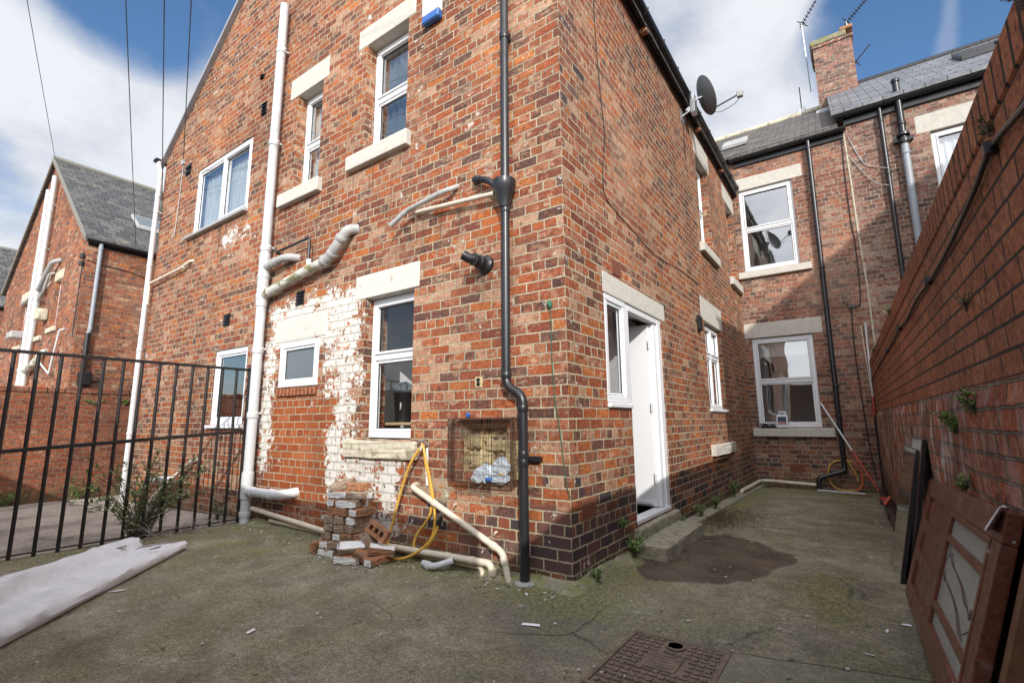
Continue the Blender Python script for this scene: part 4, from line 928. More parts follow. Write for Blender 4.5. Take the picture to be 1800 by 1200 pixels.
# ================================================================== end house of the next row, on the left
def row_house(X, label, EVz, detail=True):
    """wing with its right-hand side wall in plane x=X"""
    h = thing('row_house', (X-4.1,3.8,0), label, 'house'); AP_ = EVz+3.25
    holes = [(X-2.35,X-1.80,3.55,4.80),(X-3.55,X-3.05,3.45,4.80),(X-5.8,X-5.15,3.40,4.75)] if detail else []
    mb = MB(); wall(mb,'y',0.,1,X-8.25,X,-.6,EVz,holes)
    for k in (0,1): mb.quad([(X-8.25,k*.3,EVz),(X,k*.3,EVz),(X-4.125,k*.3,AP_)],k)
    mb.build('gable_wall', [M['brick_far'],M['plaster']], h)
    mb = MB(); wall(mb,'x',X,-1,.3,7.6,-.6,EVz,[],ends=False); mb.build('side_wall', [M['brick_far'],M['plaster']], h); mb = MB(); wall(mb,'x',X-8.25,1,.3,7.6,-.6,EVz,[],ends=False); mb.build('side_wall', [M['brick_far'],M['plaster']], h)
    mb = MB()
    for xa in (X+.12,X-8.37): mb.hexa([(xa,-.08,EVz-.07),(X-4.125,-.08,AP_+.02),(X-4.125,12,AP_+.02),(xa,9,EVz-.07),(xa,-.08,EVz),(X-4.125,-.08,AP_+.10),(X-4.125,12,AP_+.10),(xa,9,EVz)])
    rf = mb.build('roof', M['slate_old'], h)
    mb = MB()
    for xa in (X+.12,X-8.37): mb.hexa([(xa,-.11,EVz-.10),(X-4.125,-.11,AP_-.01),(X-4.125,-.075,AP_-.01),(xa,-.075,EVz-.10),(xa,-.11,EVz+.02),(X-4.125,-.11,AP_+.12),(X-4.125,-.075,AP_+.12),(xa,-.075,EVz+.02)])
    mb.build('verge', M['verge_grey'], h)
    MB().tube([(X-4.125,-.1,AP_+.09),(X-4.125,11.9,AP_+.09)],.10,8).build('ridge_tiles', M['verge_grey'], rf)
    MB().box(X+.003,X+.03,0,8,EVz-.16,EVz-.03).build('fascia', M['black'], h)
    gutter(h,(X+.03,-.05,EVz-.05),(X+.03,8,EVz-.05),(1,0,0),.065)
    if not detail: return h
    sl_ = 3.25/4.125; zf = lambda x: EVz+.02+(X+.12-x)*sl_
    mb = MB(); xa, xb, ya, yb = X-.95, X-1.55, 1.15, 1.85; f=.06
    mb.hexa([(xa,ya,zf(xa)),(xa,yb,zf(xa)),(xb,yb,zf(xb)),(xb,ya,zf(xb)),(xa,ya,zf(xa)+.09),(xa,yb,zf(xa)+.09),(xb,yb,zf(xb)+.09),(xb,ya,zf(xb)+.09)])
    kl = mb.build('skylight', M['pipe_grey'], rf, bevel=.01)
    g_ = lambda x: zf(x)+.093
    MB().hexa([(xa-f,ya+f,g_(xa-f)),(xa-f,yb-f,g_(xa-f)),(xb+f,yb-f,g_(xb+f)),(xb+f,ya+f,g_(xb+f)),(xa-f,ya+f,g_(xa-f)+.006),(xa-f,yb-f,g_(xa-f)+.006),(xb+f,yb-f,g_(xb+f)+.006),(xb+f,ya+f,g_(xb+f)+.006)]).build('pane', M['frosted'], kl)
    F = Face('y',0.,1)
    for (a,b,c,e) in holes:
        window(F,h,a,b,c,e,.10,rails=((c+e)/2,),fw_=.06,blind=(.9,1,'curtain'))
        stone(F,h,'lintel',a-.12,b+.12,e,e+.24,mat='stone_worn'); stone(F,h,'sill',a-.10,b+.10,c-.12,c,.05,.12,mat='stone_worn')
    return h
lh = row_house(-12.45, 'red brick gabled house beyond the garden wall with twin white soil pipes', 5.42)
X = -12.45
for k,(dx_,zt) in enumerate(((-3.55,8.02),(-4.05,7.75))):
    pipe('soil_pipe', [(X+dx_,-.10,-.3),(X+dx_,-.10,zt)], .062, 'pipe_white', lh, joints=[((X+dx_,-.10,z),Z) for z in (7.0,5.2,4.6,4.1,3.0,2.6)], n=14, clips=[(X+dx_,-.10,7.2),(X+dx_,-.10,5.9)])
pipe('soil_branch', [(X-3.55,-.10,4.72),(X-2.25,-.14,5.25),(X-2.0,.0,5.3)], .055, 'pipe_grey', lh, bend=.08)
pipe('soil_branch', [(X-4.1,-.10,4.62),(X-5.0,-.12,4.55),(X-5.1,.0,4.55)], .055, 'pipe_grey', lh, bend=.08)
pipe('waste_pipe', [(X-3.5,-.08,4.45),(X-2.9,-.10,4.62),(X-2.6,-.10,5.0),(X-2.5,.0,5.05)], .03, 'pipe_grey', lh, bend=.05)
pipe('soil_branch', [(X-3.5,-.10,2.55),(X-2.5,-.16,2.65),(X-2.3,-.05,2.95),(X-2.1,.0,2.95)], .075, 'pipe_moss', lh, bend=.1)
pipe('waste_pipe', [(X-2.5,-.08,2.75),(X-1.35,-.08,2.35)], .02, 'pipe_white', lh, bend=0)
pipe('waste_pipe', [(X-1.35,-.08,2.35),(X-.95,-.08,3.35),(X-.9,.0,3.38)], .02, 'pipe_white', lh, bend=.04)
for (x_,z_,w_,h_) in ((X-2.75,3.95,.36,.30),):
    MB().box(x_-w_/2,x_+w_/2,-.22,-.005,z_-h_/2,z_+h_/2).build('wall_box', M['stone_worn'], lh, bevel=.05, seg=2)
MB().box(X-5.3,X-4.75,-.30,-.005,3.55,3.75).build('flue_box', M['pipe_grey'], lh, bevel=.03)
for y_ in (.10,.13): 
    pass
MB().ring((X-.05,-.06,4.98),Z,.05,.10,10).ring((X-.05,-.06,4.80),Z,.05,.10,10).tube([(X-.05,-.04,5.1),(X-.05,-.04,3.1)],.012,6).build('cable', M['black'], lh)
pipe('downpipe', [(X+.09,.22,5.36),(X+.09,.22,3.25),(X+.07,.20,3.2),(X+.07,.20,2.0)], .042, 'pipe_vent', lh, joints=[((X+.09,.22,z),Z) for z in (5.2,3.3)], bend=.03)
pipe('downpipe', [(X+.07,.20,3.2),(X+.07,.20,-.3)], .048, 'black_worn', lh, bend=0)
MB().box(X+.005,X+.22,.12,.34,2.02,2.32).build('hopper', M['black'], lh, bevel=.02)
MB().tube(smooth_path([(X+.01,.02,4.9),(X+.015,.3,4.85),(X+.015,1.1,4.75),(X+.015,2.6,4.1)],4),.010,6).build('cable', M['black'], lh)
row_house(-25.2, 'dark roofed brick house furthest off behind the gabled house on the left', 5.75, False)

# ================================================================== yard walls
def xr(y): return 2.13-.015*y
rw = thing('boundary_wall', (2.2, 2, 0), 'tall brick yard wall of smooth terracotta brick over old dark limey brick', 'wall')
Y0, Y1 = -3.95, 7.595
R4 = random.Random(5); mb = MB(); ny, nz = 90, 20
for s_ in (0,1):
    base = len(mb.v)
    for j in range(nz+1):
        for i in range(ny+1):
            y = Y0+(Y1-Y0)*i/ny; z = -.4+1.672*j/nz
            b = (.018*math.sin(y*1.7+z*2.1)+.012*math.sin(y*4.3-z*3))*(0 if j==nz else 1)+R4.uniform(-.004,.004)
            mb.v.append((xr(y)-.004-b*.6-(.012 if j<nz else -.002) if s_==0 else xr(y)+.30, y, z))
    for j in range(nz):
        for i in range(ny):
            q = base+j*(ny+1)+i; mb.f.append((q,q+1,q+ny+2,q+ny+1)); mb.m.append(0)
def strip(mb, z0, z1, a, b, t0=-.4): mb.hexa([(xr(Y0)+a,Y0,z0),(xr(Y0)+b,Y0,z0),(xr(Y1)+b,Y1,z0),(xr(Y1)+a,Y1,z0),(xr(Y0)+a,Y0,z1),(xr(Y0)+b,Y0,z1),(xr(Y1)+b,Y1,z1),(xr(Y1)+a,Y1,z1)])
strip(mb, -.4, 1.268, .05, .295)
mb.build('old_courses', M['brick_old_low'], rw)
mb = MB(); strip(mb,1.272,2.035,0,.225); mb.build('upper_courses', M['brick_modern'], rw)
mb = MB(); strip(mb,2.0355,2.185,-.006,.235); mb.build('coping', M['brick_soldier'], rw, bevel=.008)
cb = thing('wall_cable', (2.1,2,1.88), 'black cable clipped along the upper courses of the terracotta yard wall', 'cable')
pts = [(xr(y)-.014,y,z+rnd.uniform(-.006,.006)) for y,z in ((-2.6,1.90),(-1.95,1.905),(-1.62,1.90),(-1.23,1.945),(-.94,1.91),(-.39,1.88),(.2,1.875),(.71,1.88),(1.4,1.87),(1.93,1.885),(2.8,1.87),(3.7,1.87),(4.8,1.86),(7.5,1.83))]
MB().tube(smooth_path(pts,5),.009,8).build('lead', M['black'], cb)
for y,z in ((-1.23,1.945),(.20,1.875),(1.93,1.885),(3.4,1.87)): MB().box(xr(y)-.034,xr(y)-.002,y-.014,y+.014,z-.022,z+.022).build('clip', M['black'], cb, bevel=.004)
gwl = thing('garden_wall', (-9.75,0,0), 'low old brick wall with weeds across the neighbouring yard on the left', 'wall')
mb = MB(); mb.box(-9.98,-9.75,-6.5,7.59,-.5,1.70); mb.build('wall_body', M['brick_yard'], gwl)
mb = MB(); 
for i in range(60):
    y=-6.5+i*.235; mb.box(-10.0,-9.73,y,y+.228,1.7035,1.80+.012*math.sin(i*2.3))
mb.build('coping', M['brick_yard'], gwl, bevel=.012)
rr = thing('rear_wall', (-1,-3.85,0), 'brick wall closing the yard behind the photographer', 'wall')
mb = MB(); mb.box(-4.34,2.12,-4.0,-3.72,-.4,2.48); mb.build('wall_body', M['brick_yard'], rr); mb = MB(); mb.box(-4.36,2.12,-4.02,-3.70,2.4805,2.56); mb.build('coping', M['stone'], rr, bevel=.01)
rr2 = thing('rear_wall', (-7,-3.85,0), 'lower brick wall closing the neighbouring yard behind the railing', 'wall')
mb = MB(); mb.box(-9.74,-4.345,-4.0,-3.72,-.4,1.84); mb.build('wall_body', M['brick_yard'], rr2)

# ================================================================== railing
fe = thing('railing', (-4.38,-1,0), 'black iron railing of upright bars running from the white soil pipe to the left', 'railing')
fx = -4.38
MB().box(fx-.022,fx+.022,-.135,-.09,-.05,1.83).build('post', M['iron'], fe, bevel=.004)
MB().box(fx-.022,fx+.022,-3.68,-3.63,-.05,1.83).build('post', M['iron'], fe, bevel=.004)
MB().box(fx-.021,fx+.021,-3.70,-.085,1.784,1.812).build('top_rail', M['iron'], fe, bevel=.002)
MB().bar((fx,-.09,1.055),(fx,-3.66,.825),.042,.034).build("middle_rail", M['iron'], fe, bevel=.002)
MB().bar((fx,-.09,.035),(fx,-3.66,.035),.036,.012).build('bottom_rail', M['iron'], fe, bevel=.002)
for i in range(21):
    y = -.275-.1605*i; o = MB().tube([(fx+rnd.uniform(-.004,.004),y,.0),(fx+rnd.uniform(-.003,.003),y+rnd.uniform(-.004,.004),.95),(fx,y,1.80)],.0155,10).build("bar", M['iron'], fe, smooth=True)
# ================================================================== things on and by the gable
def rot_build(mb, name, mats, loc, rot, bevel=0, seg=1, sub=None, jitter=0):
    o = mb.build(name, mats, None, bevel, False, seg, sub, jitter); o.location = loc; o.rotation_euler = rot; return o
# tumbled stack of bricks
BL, BW, BH = .215, .102, .066
def brick_mesh(kind):
    mb = MB(); l, w_, h = BL/2, BW/2, BH/2
    mb.hexa([(-l,-w_,-h),(l,-w_,-h),(l,w_,-h),(-l,w_,-h),(-l,-w_,h),(l,-w_,h),(l,w_,h),(-l,w_,h)])
    # faces order: bottom, top, -y, +x, +y, -x
    for f in {'plain':(), 'end':(3,5), 'side':(2,), 'both':(2,3,5), 'top':(1,), 'grey':()}[kind]: mb.m[f] = 1
    return mb
bricks = []
def lay(kind, x, y, z, rz, label, rx=0, ry=0):
    base = 'loose_grey' if kind=='grey' or rnd.random()<.3 else 'loose_brick'
    mb = brick_mesh(kind)
    o = rot_build(mb, 'loose_brick', [M[base], M['whitewash']], (x,y,z), (R(rx),R(ry),R(rz)), .007, 1, .045, .0038)
    tag(o, label, 'brick', 'bricks of the tumbled stack by the gable'); bricks.append(o); return o
ang = 8; ca, sa = math.cos(R(ang)), math.sin(R(ang))
def W2(a, b): return (-2.06+a*ca-b*sa, -.27+a*sa+b*ca)   # a along the stack, b towards the wall
ordn = ['lowest','second','third','fourth','fifth','sixth','seventh','top']
layers = [  # per course: (kind, a, b, rz, where)
 [('end',-.20,-.06,90,'whitish end-on brick at the left of the %s course of the stack'),('end',-.085,-.06,90,'whitewash-ended brick second from left in the %s course'),('grey',.03,-.06,90,'brown grey brick third from left in the %s course'),('plain',-.03,.11,0,'hidden-sided brick at the back of the %s course')],
 [('end',-.19,-.05,90,'whitewashed brick laid end-on at the left of the %s course'),('end',.02,-.055,90,'whitewash-ended brick at the right of the %s course'),('grey',-.085,-.05,90,'grey stained brick in the middle of the %s course')],
 [('grey',-.17,-.05,90,'grey stained brick at the left of the %s course'),('end',-.03,-.05,90,'whitewash-ended brick in the middle of the %s course'),('plain',.07,-.04,90,'orange brick end-on at the right of the %s course')],
 [('grey',-.14,-.04,90,'grey mortar-stained brick at the left of the %s course'),('plain',-.03,-.05,90,'bright orange brick end-on in the middle of the %s course'),('plain',.08,-.02,78,'orange brick at the right of the %s course')],
 [('grey',-.15,-.04,90,'grey stained brick left in the %s course'),('grey',-.04,-.045,90,'grey brown brick in the middle of the %s course'),('end',.085,-.03,94,'whitewash-ended brick at the right of the %s course')],
 [('plain',-.06,-.09,2,'long orange brick lying along the front of the %s course'),('side',-.05,.02,-4,'whitewashed brick along the back of the %s course'),('end',.13,-.03,88,'brick with pale end at the right of the %s course')],
 [('end',-.14,-.03,85,'whitewash-ended brick at the left of the %s course'),('side',.03,-.08,8,'brick with long whitewashed front in the %s course'),('plain',-.03,.03,4,'plain orange brick behind the whitewashed one in the %s course')],
 [('side',-.12,-.05,6,'half whitewashed brick lying along the %s course'),('end',.09,-.03,12,'whitewashed brick at the right of the %s course')],
]
for k, L_ in enumerate(layers):
    for (kind,a,b,rz,lab) in L_:
        x, y = W2(a+rnd.uniform(-.008,.008), b+rnd.uniform(-.008,.008))
        lay(kind, x, y, BH/2+k*(BH+.003)-.005, ang+rz+rnd.uniform(-3,3), lab % ordn[k])
x,y = W2(-.12,-.02); lay('grey', x,y,8*(BH+.003)+.035, ang+25, 'grey brick tilted on the very top of the stack at its left', 10, -14)
x,y = W2(.02,-.0); lay('plain', x,y,8*(BH+.003)+.027, ang-6, 'orange brick lying flat on the very top of the stack')
for (kind,a,b,z,rx,ry,rz,lab) in (
 ('both',-.215,-.03,.16,0,90,88,'whitewashed brick standing upright against the left of the stack'),
 ('both',-.205,-.03,.395,0,90,88,'whitewashed brick standing on end above the lower upright one'),
 ('plain',-.31,-.05,.05,90,0,80,'brown brick on its side at the far left foot of the stack'),
 ('end',.20,-.05,.033,0,0,70,'pale ended brick on the ground hidden behind the fallen ones'),
 ('plain',.19,-.04,.102,0,0,86,'rounded orange brick on the second course of the fallen heap'),
 ('plain',.19,-.03,.171,0,0,96,'orange brick on the third course of the fallen heap'),
 ('plain',.33,-.03,.033,0,0,60,'orange brick under the grey leaning one in the fallen heap'),
 ('grey',.31,-.10,.13,0,58,8,'grey stained brick leaning steeply in the fallen heap'),
 ('both',.19,-.23,.033,0,0,14,'whitewashed brick flat on the ground in front of the heap'),
 ('top',.20,-.20,.115,28,0,40,'brick with whitewashed top tilted on the front ground brick'),
 ('end',.44,-.15,.034,0,0,82,'whitewash-ended brick alone at the right foot of the heap'),
 ('top',.44,-.11,.10,8,10,38,'split brick with whitewashed top on the right end of the heap'),
 ('plain',.34,-.17,.045,20,30,30,'broken dark orange brick lying in the gap of the heap')):
    x, y = W2(a, b); lay(kind, x, y, z, ang+rz, lab, rx, ry)
# the one with core holes
x, y = W2(.36,-.07); mb = MB(); l,w_,h = BL/2,BW/2,BH/2
xs_ = [-l,-.080,-.040,-.020,.020,.040,.080,l]; ys_=[-w_,-.022,.022,w_]
for i in range(7):
    for j in range(3):
        if j==1 and i in (1,3,5): continue
        mb.box(xs_[i],xs_[i+1],ys_[j],ys_[j+1],-h,h)
bmx = mb.build('loose_brick', [M['loose_brick']]); bm_ = bmesh.new(); bm_.from_mesh(bmx.data); bmesh.ops.remove_doubles(bm_, verts=bm_.verts, dist=.0005); 
dup_ = [f for f in bm_.faces if all(len(e.link_faces)>2 for e in f.edges)]
bmesh.ops.delete(bm_, geom=dup_, context='FACES'); bmesh.ops.recalc_face_normals(bm_, faces=bm_.faces); bm_.to_mesh(bmx.data); bm_.free()
bmx.location=(x,y,.235); bmx.rotation_euler=(R(72),R(24),R(ang+2))
tag(bmx,'orange cored brick with round holes, tilted on top of the fallen heap','brick','bricks of the tumbled stack by the gable')

# yellow hose hung on the tap
tp = thing('garden_tap', (-1.42,0,.93), 'small wall tap with a white pipe below it, hung with the yellow hose', 'tap')
MB().tube([(-1.42,.01,.95),(-1.42,-.07,.95)],.013,10).tube([(-1.42,-.07,.965),(-1.42,-.085,.90)],.011,10).box(-1.45,-1.39,-.075,-.06,.972,.985).build('spout', M['steel'], tp, smooth=True)
MB().tube(arc_path([(-1.40,-.012,.60),(-1.40,-.02,.66),(-1.405,-.02,.92)],.01),.012,10).ring((-1.40,-.02,.72),(0,0,1),.020,.05,10).build('supply_pipe', M['upvc'], tp, smooth=True)
hA = [(-1.42,-.085,.93),(-1.51,-.10,.81),(-1.60,-.09,.66),(-1.68,-.08,.48),(-1.74,-.08,.30),(-1.77,-.10,.16),(-1.74,-.15,.06),(-1.65,-.20,.022),(-1.55,-.21,.018),(-1.44,-.18,.045),(-1.34,-.13,.11),(-1.27,-.09,.19),(-1.25,-.07,.31),(-1.26,-.07,.44),(-1.28,-.08,.58),(-1.32,-.09,.74),(-1.35,-.10,.86),(-1.385,-.09,.94),(-1.42,-.075,.955)]
hB = [(-1.42,-.075,.955),(-1.41,-.06,.93),(-1.38,-.06,.79),(-1.34,-.055,.65),(-1.31,-.05,.51),(-1.32,-.05,.39),(-1.37,-.06,.30),(-1.44,-.08,.21),(-1.46,-.10,.12),(-1.42,-.10,.065),(-1.33,-.10,.105),(-1.26,-.085,.19),(-1.23,-.07,.26),(-1.215,-.06,.305)]
hs_ = thing('garden_hose', (-1.5,-.08,.02), 'yellow garden hose looped over the wall tap right of the brick stack', 'hose')
MB().tube(smooth_path(hA,6)+smooth_path(hB,6)[1:],.0115,10).build('hose_line', M['hose'], hs_, smooth=True)
MB().tube([(-1.217,-.06,.30),(-1.205,-.055,.345)],.019,12).tube([(-1.207,-.055,.34),(-1.195,-.05,.37)],.014,12).build('connector', M['black'], hs_, smooth=True)
# wire cage over the hole
cg = thing('wire_cage', (-.8,0,.6), 'rusty wire mesh guard over the broken hole left of the black downpipe', 'cage')
mb = MB(); x0,x1,z0,z1,k = -1.10,-.455,.665,1.165,-.085; wr_ = .0022
nxw = 54
for i in range(nxw+1):
    if rnd.random()<.06: continue
    x = x0+(x1-x0)*i/nxw+rnd.uniform(-.002,.002); mb.tube([(x,k,z0),(x+rnd.uniform(-.003,.003),k-rnd.uniform(0,.006),(z0+z1)/2),(x,k,z1)],wr_*.62,4)
for i in range(8): z = z0+(z1-z0)*i/7; mb.tube([(x0,k-.003,z),(x1,k-.003,z+.004)],wr_*.95,4)
for i in range(6): 
    y = k*i/6
    mb.tube([(x0,y,z0),(x0,y,z1)],wr_,4); mb.tube([(x1,y,z0),(x1,y,z1)],wr_,4)
for i in range(14):
    z = z0+(z1-z0)*i/13; mb.tube([(x0,0,z),(x0,k,z)],wr_*.8,4); mb.tube([(x1,0,z),(x1,k,z)],wr_*.8,4)
for i in range(22):   # loose flap along the bottom, flat on the wall
    x = x0+.02+i*.018; mb.tube([(x,-.012,.56),(x+.003,-.02,.66)],wr_*.6,4)
for i in range(6): z=.56+i*.018; mb.tube([(x0+.02,-.016,z),(x0+.40,-.016,z+.004)],wr_*.6,4)
for i in range(40):
    x = x0+(x1-x0)*i/39; mb.tube([(x,k,z0),(x,-.005,z0)],wr_*.7,4); mb.tube([(x,k,z1),(x,.0,z1+.012)],wr_*.8,4)
mb.build('mesh', M['rust'], cg)
mb = MB()
for a,b in (((x0,k,z0),(x1,k,z0)),((x0,k,z1),(x1,k,z1)),((x0,k,z0),(x0,k,z1)),((x1,k,z0),(x1,k,z1)),((x0,0,z0),(x0,k,z0)),((x1,0,z0),(x1,k,z0)),((x0,0,z1),(x0,k,z1)),((x1,0,z1),(x1,k,z1))): mb.tube([a,b],.0045,6)
mb.box(x0+.06,x1-.02,-.075,-.004,z1+.004,z1+.010)
mb.build('edge_frame', M['rust'], cg)
def crumple(mb, c, r, seed, n=14, mi=0):
    q = random.Random(seed); base = len(mb.v); N2 = n//2
    ph = [(q.uniform(0,6.28),q.uniform(0,6.28),q.uniform(1.5,5),q.uniform(1.5,5)) for _ in range(5)]
    for j in range(N2+1):
        for i in range(n):
            th, f = math.pi*j/N2, 2*math.pi*i/n
            d = 1+.13*sum(math.sin(th*a+p)*math.cos(f*round(b)+s_) for p,s_,a,b in ph)+q.uniform(-.10,.10)
            mb.v.append((c[0]+r[0]*d*math.sin(th)*math.cos(f), c[1]+r[1]*d*math.sin(th)*math.sin(f), c[2]+r[2]*d*math.cos(th)))
    for j in range(N2):
        for i in range(n):
            a=base+j*n+i; b=base+j*n+(i+1)%n; mb.f.append((a,b,b+n,a+n)); mb.m.append(mi)
mb = MB(); crumple(mb,(-.57,-.045,.79),(.085,.034,.075),1); crumple(mb,(-.72,-.045,.745),(.10,.034,.062),2); crumple(mb,(-.60,-.045,.71),(.10,.034,.04),3,mi=0); crumple(mb,(-.82,-.045,.71),(.05,.03,.045),4)
crumple(mb,(-.56,-.068,.745),(.03,.012,.012),5,mi=1); crumple(mb,(-.68,-.068,.70),(.04,.012,.016),6,mi=2)
tag(mb.build('plastic_bag', [M['rag'],M['hose'],M['blue']], smooth=False), 'crumpled pale blue plastic bag lying inside the rusty wire cage', 'plastic bag')
mb = MB(); crumple(mb,(-.94,-.02,1.20),(.022,.018,.022),8,10); tag(mb.build('cable_tie', M['blue']), 'small blue plastic knot on the brickwork above the wire cage', 'plastic scrap')
# alarm box
ab = thing('alarm_box', (-1.45,0,5.2), 'white and blue burglar alarm box high on the gable beside the tall window', 'alarm box')
mb = MB(); mb.prism([(-.07,5.28),(-.002,5.28),(-.002,5.62),(-.05,5.62),(-.07,5.58)],-1.56,-1.33,'x'); mb.build('case', M['upvc'], ab, bevel=.006)
mb = MB(); mb.prism([(-.075,5.19),(-.002,5.19),(-.002,5.279),(-.075,5.279)],-1.562,-1.328,'x'); mb.build('strobe', M['blue'], ab, bevel=.012)
# green twine round the corner
MBt = MB().tube(smooth_path([(-.13,-.012,2.02),(-.125,-.012,1.8),(-.12,-.014,1.57),(-.105,-.012,1.3),(-.07,-.014,1.10),(-.045,-.012,.86),(-.012,-.012,.64),(.012,.01,.60)],5),.0032,6)
crumple(MBt,(-.13,-.02,2.03),(.022,.018,.03),9,8)
tag(MBt.build('twine', M['green'], smooth=True), 'green twine knotted on a nail and hanging near the corner of the gable', 'twine')
# cables on the wing's side
mb = MB().tube(smooth_path([(.008,.70,5.86),(.008,.74,4.8),(.010,.80,4.2),(.008,.86,3.84),(.012,.77,3.44),(.008,.82,3.20),(.008,1.10,3.14),(.008,1.6,3.08),(.010,2.15,3.02),(.008,3.2,3.10),(.008,4.2,3.14)],5),.004,6)
tag(mb.build('wall_cable', M['black'], smooth=True), 'thin dark cable wandering down the side wall above the white door', 'cable')
mb = MB().tube(smooth_path([(2.02,7.588,6.5),(2.0,7.59,5.8),(2.0,7.59,4.9),(2.02,7.588,4.3),(1.99,7.59,3.26),(1.84,7.588,3.23),(1.72,7.585,3.30)],5),.009,6).tube(smooth_path([(1.84,7.588,3.18),(1.82,7.588,2.6),(1.82,7.588,2.0),(1.85,7.588,.9),(1.90,7.588,.1)],5),.009,6)
mb.box(1.80,1.89,7.56,7.597,3.17,3.23)
tag(mb.build('wall_cable', M['black'], smooth=True), 'black cable with a small joint box on the rear wall right of the windows', 'cable')
tag(MB().tube(smooth_path([(2.12,7.585,6.5),(2.3,7.58,5.9),(2.5,7.57,5.75),(2.66,7.46,5.62)],4),.007,6).tube(smooth_path([(2.10,7.585,6.1),(2.4,7.55,5.5),(2.62,7.46,5.3)],4),.006,6).build('wall_cable', M['pipe_grey']), 'two slack grey wires strung to the black pipe of the right-hand house', 'cable')

# satellite dish
sd = thing('satellite_dish', (.05,3.85,5.7), 'dark grey satellite dish on a bracket at the gutter of the rear wing', 'satellite dish')
C_ = Vector((.34,4.02,6.02)); nrm = Vector((.80,.52,.34)).normalized(); uu = nrm.cross(Vector((0,0,1))).normalized(); vv = uu.cross(nrm)
mb = MB(); nr, ns = 6, 28; rad, hgt_ = .24, .31
for back in (0,1):
    base = len(mb.v)
    for j in range(nr+1):
        t = j/nr
        for i in range(ns):
            a = 2*math.pi*i/ns; p = C_+uu*math.cos(a)*rad*t+vv*math.sin(a)*hgt_*t+nrm*(.075*t*t-.075-back*.008)
            mb.v.append(tuple(p))
    for j in range(nr):
        for i in range(ns):
            a=base+j*ns+i; b=base+j*ns+(i+1)%ns; mb.f.append((a,b,b+ns,a+ns)); mb.m.append(0)
o1 = base+nr*ns; o0 = nr*ns
for i in range(ns): mb.f.append((o0+i,o0+(i+1)%ns,o1+(i+1)%ns,o1+i)); mb.m.append(0)
M['dish'] = simple('grey dish', (.11,.113,.12), .5, .1, 5.)
dsh = mb.build('dish', M['dish'], sd, smooth=True)
mb = MB(); mb.tube([C_-nrm*.08, C_-nrm*.16, (.06,3.86,5.78)],.02,8); mb.tube([(.0,3.82,5.68),(.10,3.84,5.74),(.16,3.90,5.95)],.016,8); mb.box(0,.012,3.76,3.90,5.58,5.78); mb.box(.13,.20,3.84,3.98,5.72,6.0); mb.build('bracket', M['steel'], sd)
L1 = C_-vv*hgt_*.8-nrm*.03; L2 = C_+nrm*.46-vv*.16
MB().tube([L1,L2],.012,8).build('arm', M['black'], sd)
mb = MB(); mb.tube([L2-nrm*.02,L2+nrm*.06+vv*.02],.034,12); mb.box(L2.x-.03,L2.x+.05,L2.y-.03,L2.y+.04,L2.z-.05,L2.z+.05); mb.build('receiver', M['pipe_grey'], sd, bevel=.006)
MB().tube(smooth_path([L2-vv*.04,L2-vv*.12-nrm*.12,L1-vv*.08+nrm*.1,L1],5),.005,6).tube(smooth_path([(.05,3.84,5.66),(.012,3.84,5.4),(.012,3.86,5.0)],4),.006,6).build('cable', M['black'], sd)

# overhead wires
pole = Vector((16.22,-8.89,8.67))
for (e, lab) in (((-16.58,-.05,8.72),'leftmost overhead wire, running to the roof peak of the gabled house'),((-12.43,.9,5.45),'overhead wire second from left, running to the eaves of the gabled house'),((-8.33,.02,5.2),'overhead wire third from left, passing behind the gutter end'),((-7.44,-.02,5.68),'rightmost overhead wire, anchored on the gable beside the small vent')):
    e = Vector(e); pts = []
    for k in range(41):
        t = k/40; p = e.lerp(pole, t); p.z -= .25*4*t*(1-t)*(1-t*.5)*.6; pts.append(p)
    tag(MB().tube(pts,.0065,5).build('overhead_wire', M['black'], smooth=True), lab, 'wire', 'overhead wires')
mb = MB().box(-7.50,-7.40,-.035,-.002,5.60,5.68); mb.tube(smooth_path([(-7.45,-.012,5.6),(-7.46,-.012,5.0),(-7.5,-.012,4.3)],3),.007,5); tag(mb.build('wire_anchor', M['pipe_grey']), 'small wire bracket on the gable by the gutter end', 'bracket')

# inside the front window
wb = thing('black_bin', (-2.42,.62,1.145), 'black swing bin with a crumpled bag on top seen through the gable window', 'bin')
mb = MB(); mb.lathe([(.085,0),(.105,.30),(.112,.31),(.112,.33)],(-2.42,.62,1.147),Z,18); mb.build('bin_body', M['black'], wb, smooth=True)
MB().tube([(-2.36,.525,1.32),(-2.365,.518,1.32)],.042,18).build('sticker', M['paper'], wb)
mb = MB(); crumple(mb,(-2.42,.62,1.52),(.13,.11,.07),12); mb.build('bag', M['rag'], wb)
sh = thing('window_shelf', (-2.35,.6,1.1), 'pale wooden shelf inside the gable window under the black bin', 'shelf')
MB().box(-2.72,-1.68,.34,.85,1.115,1.145).build('board', M['wood_pale'], sh, bevel=.004); MB().box(-2.70,-2.66,.40,.80,.2,1.114).box(-1.74,-1.70,.40,.80,.2,1.114).build('leg', M['wood_pale'], sh)

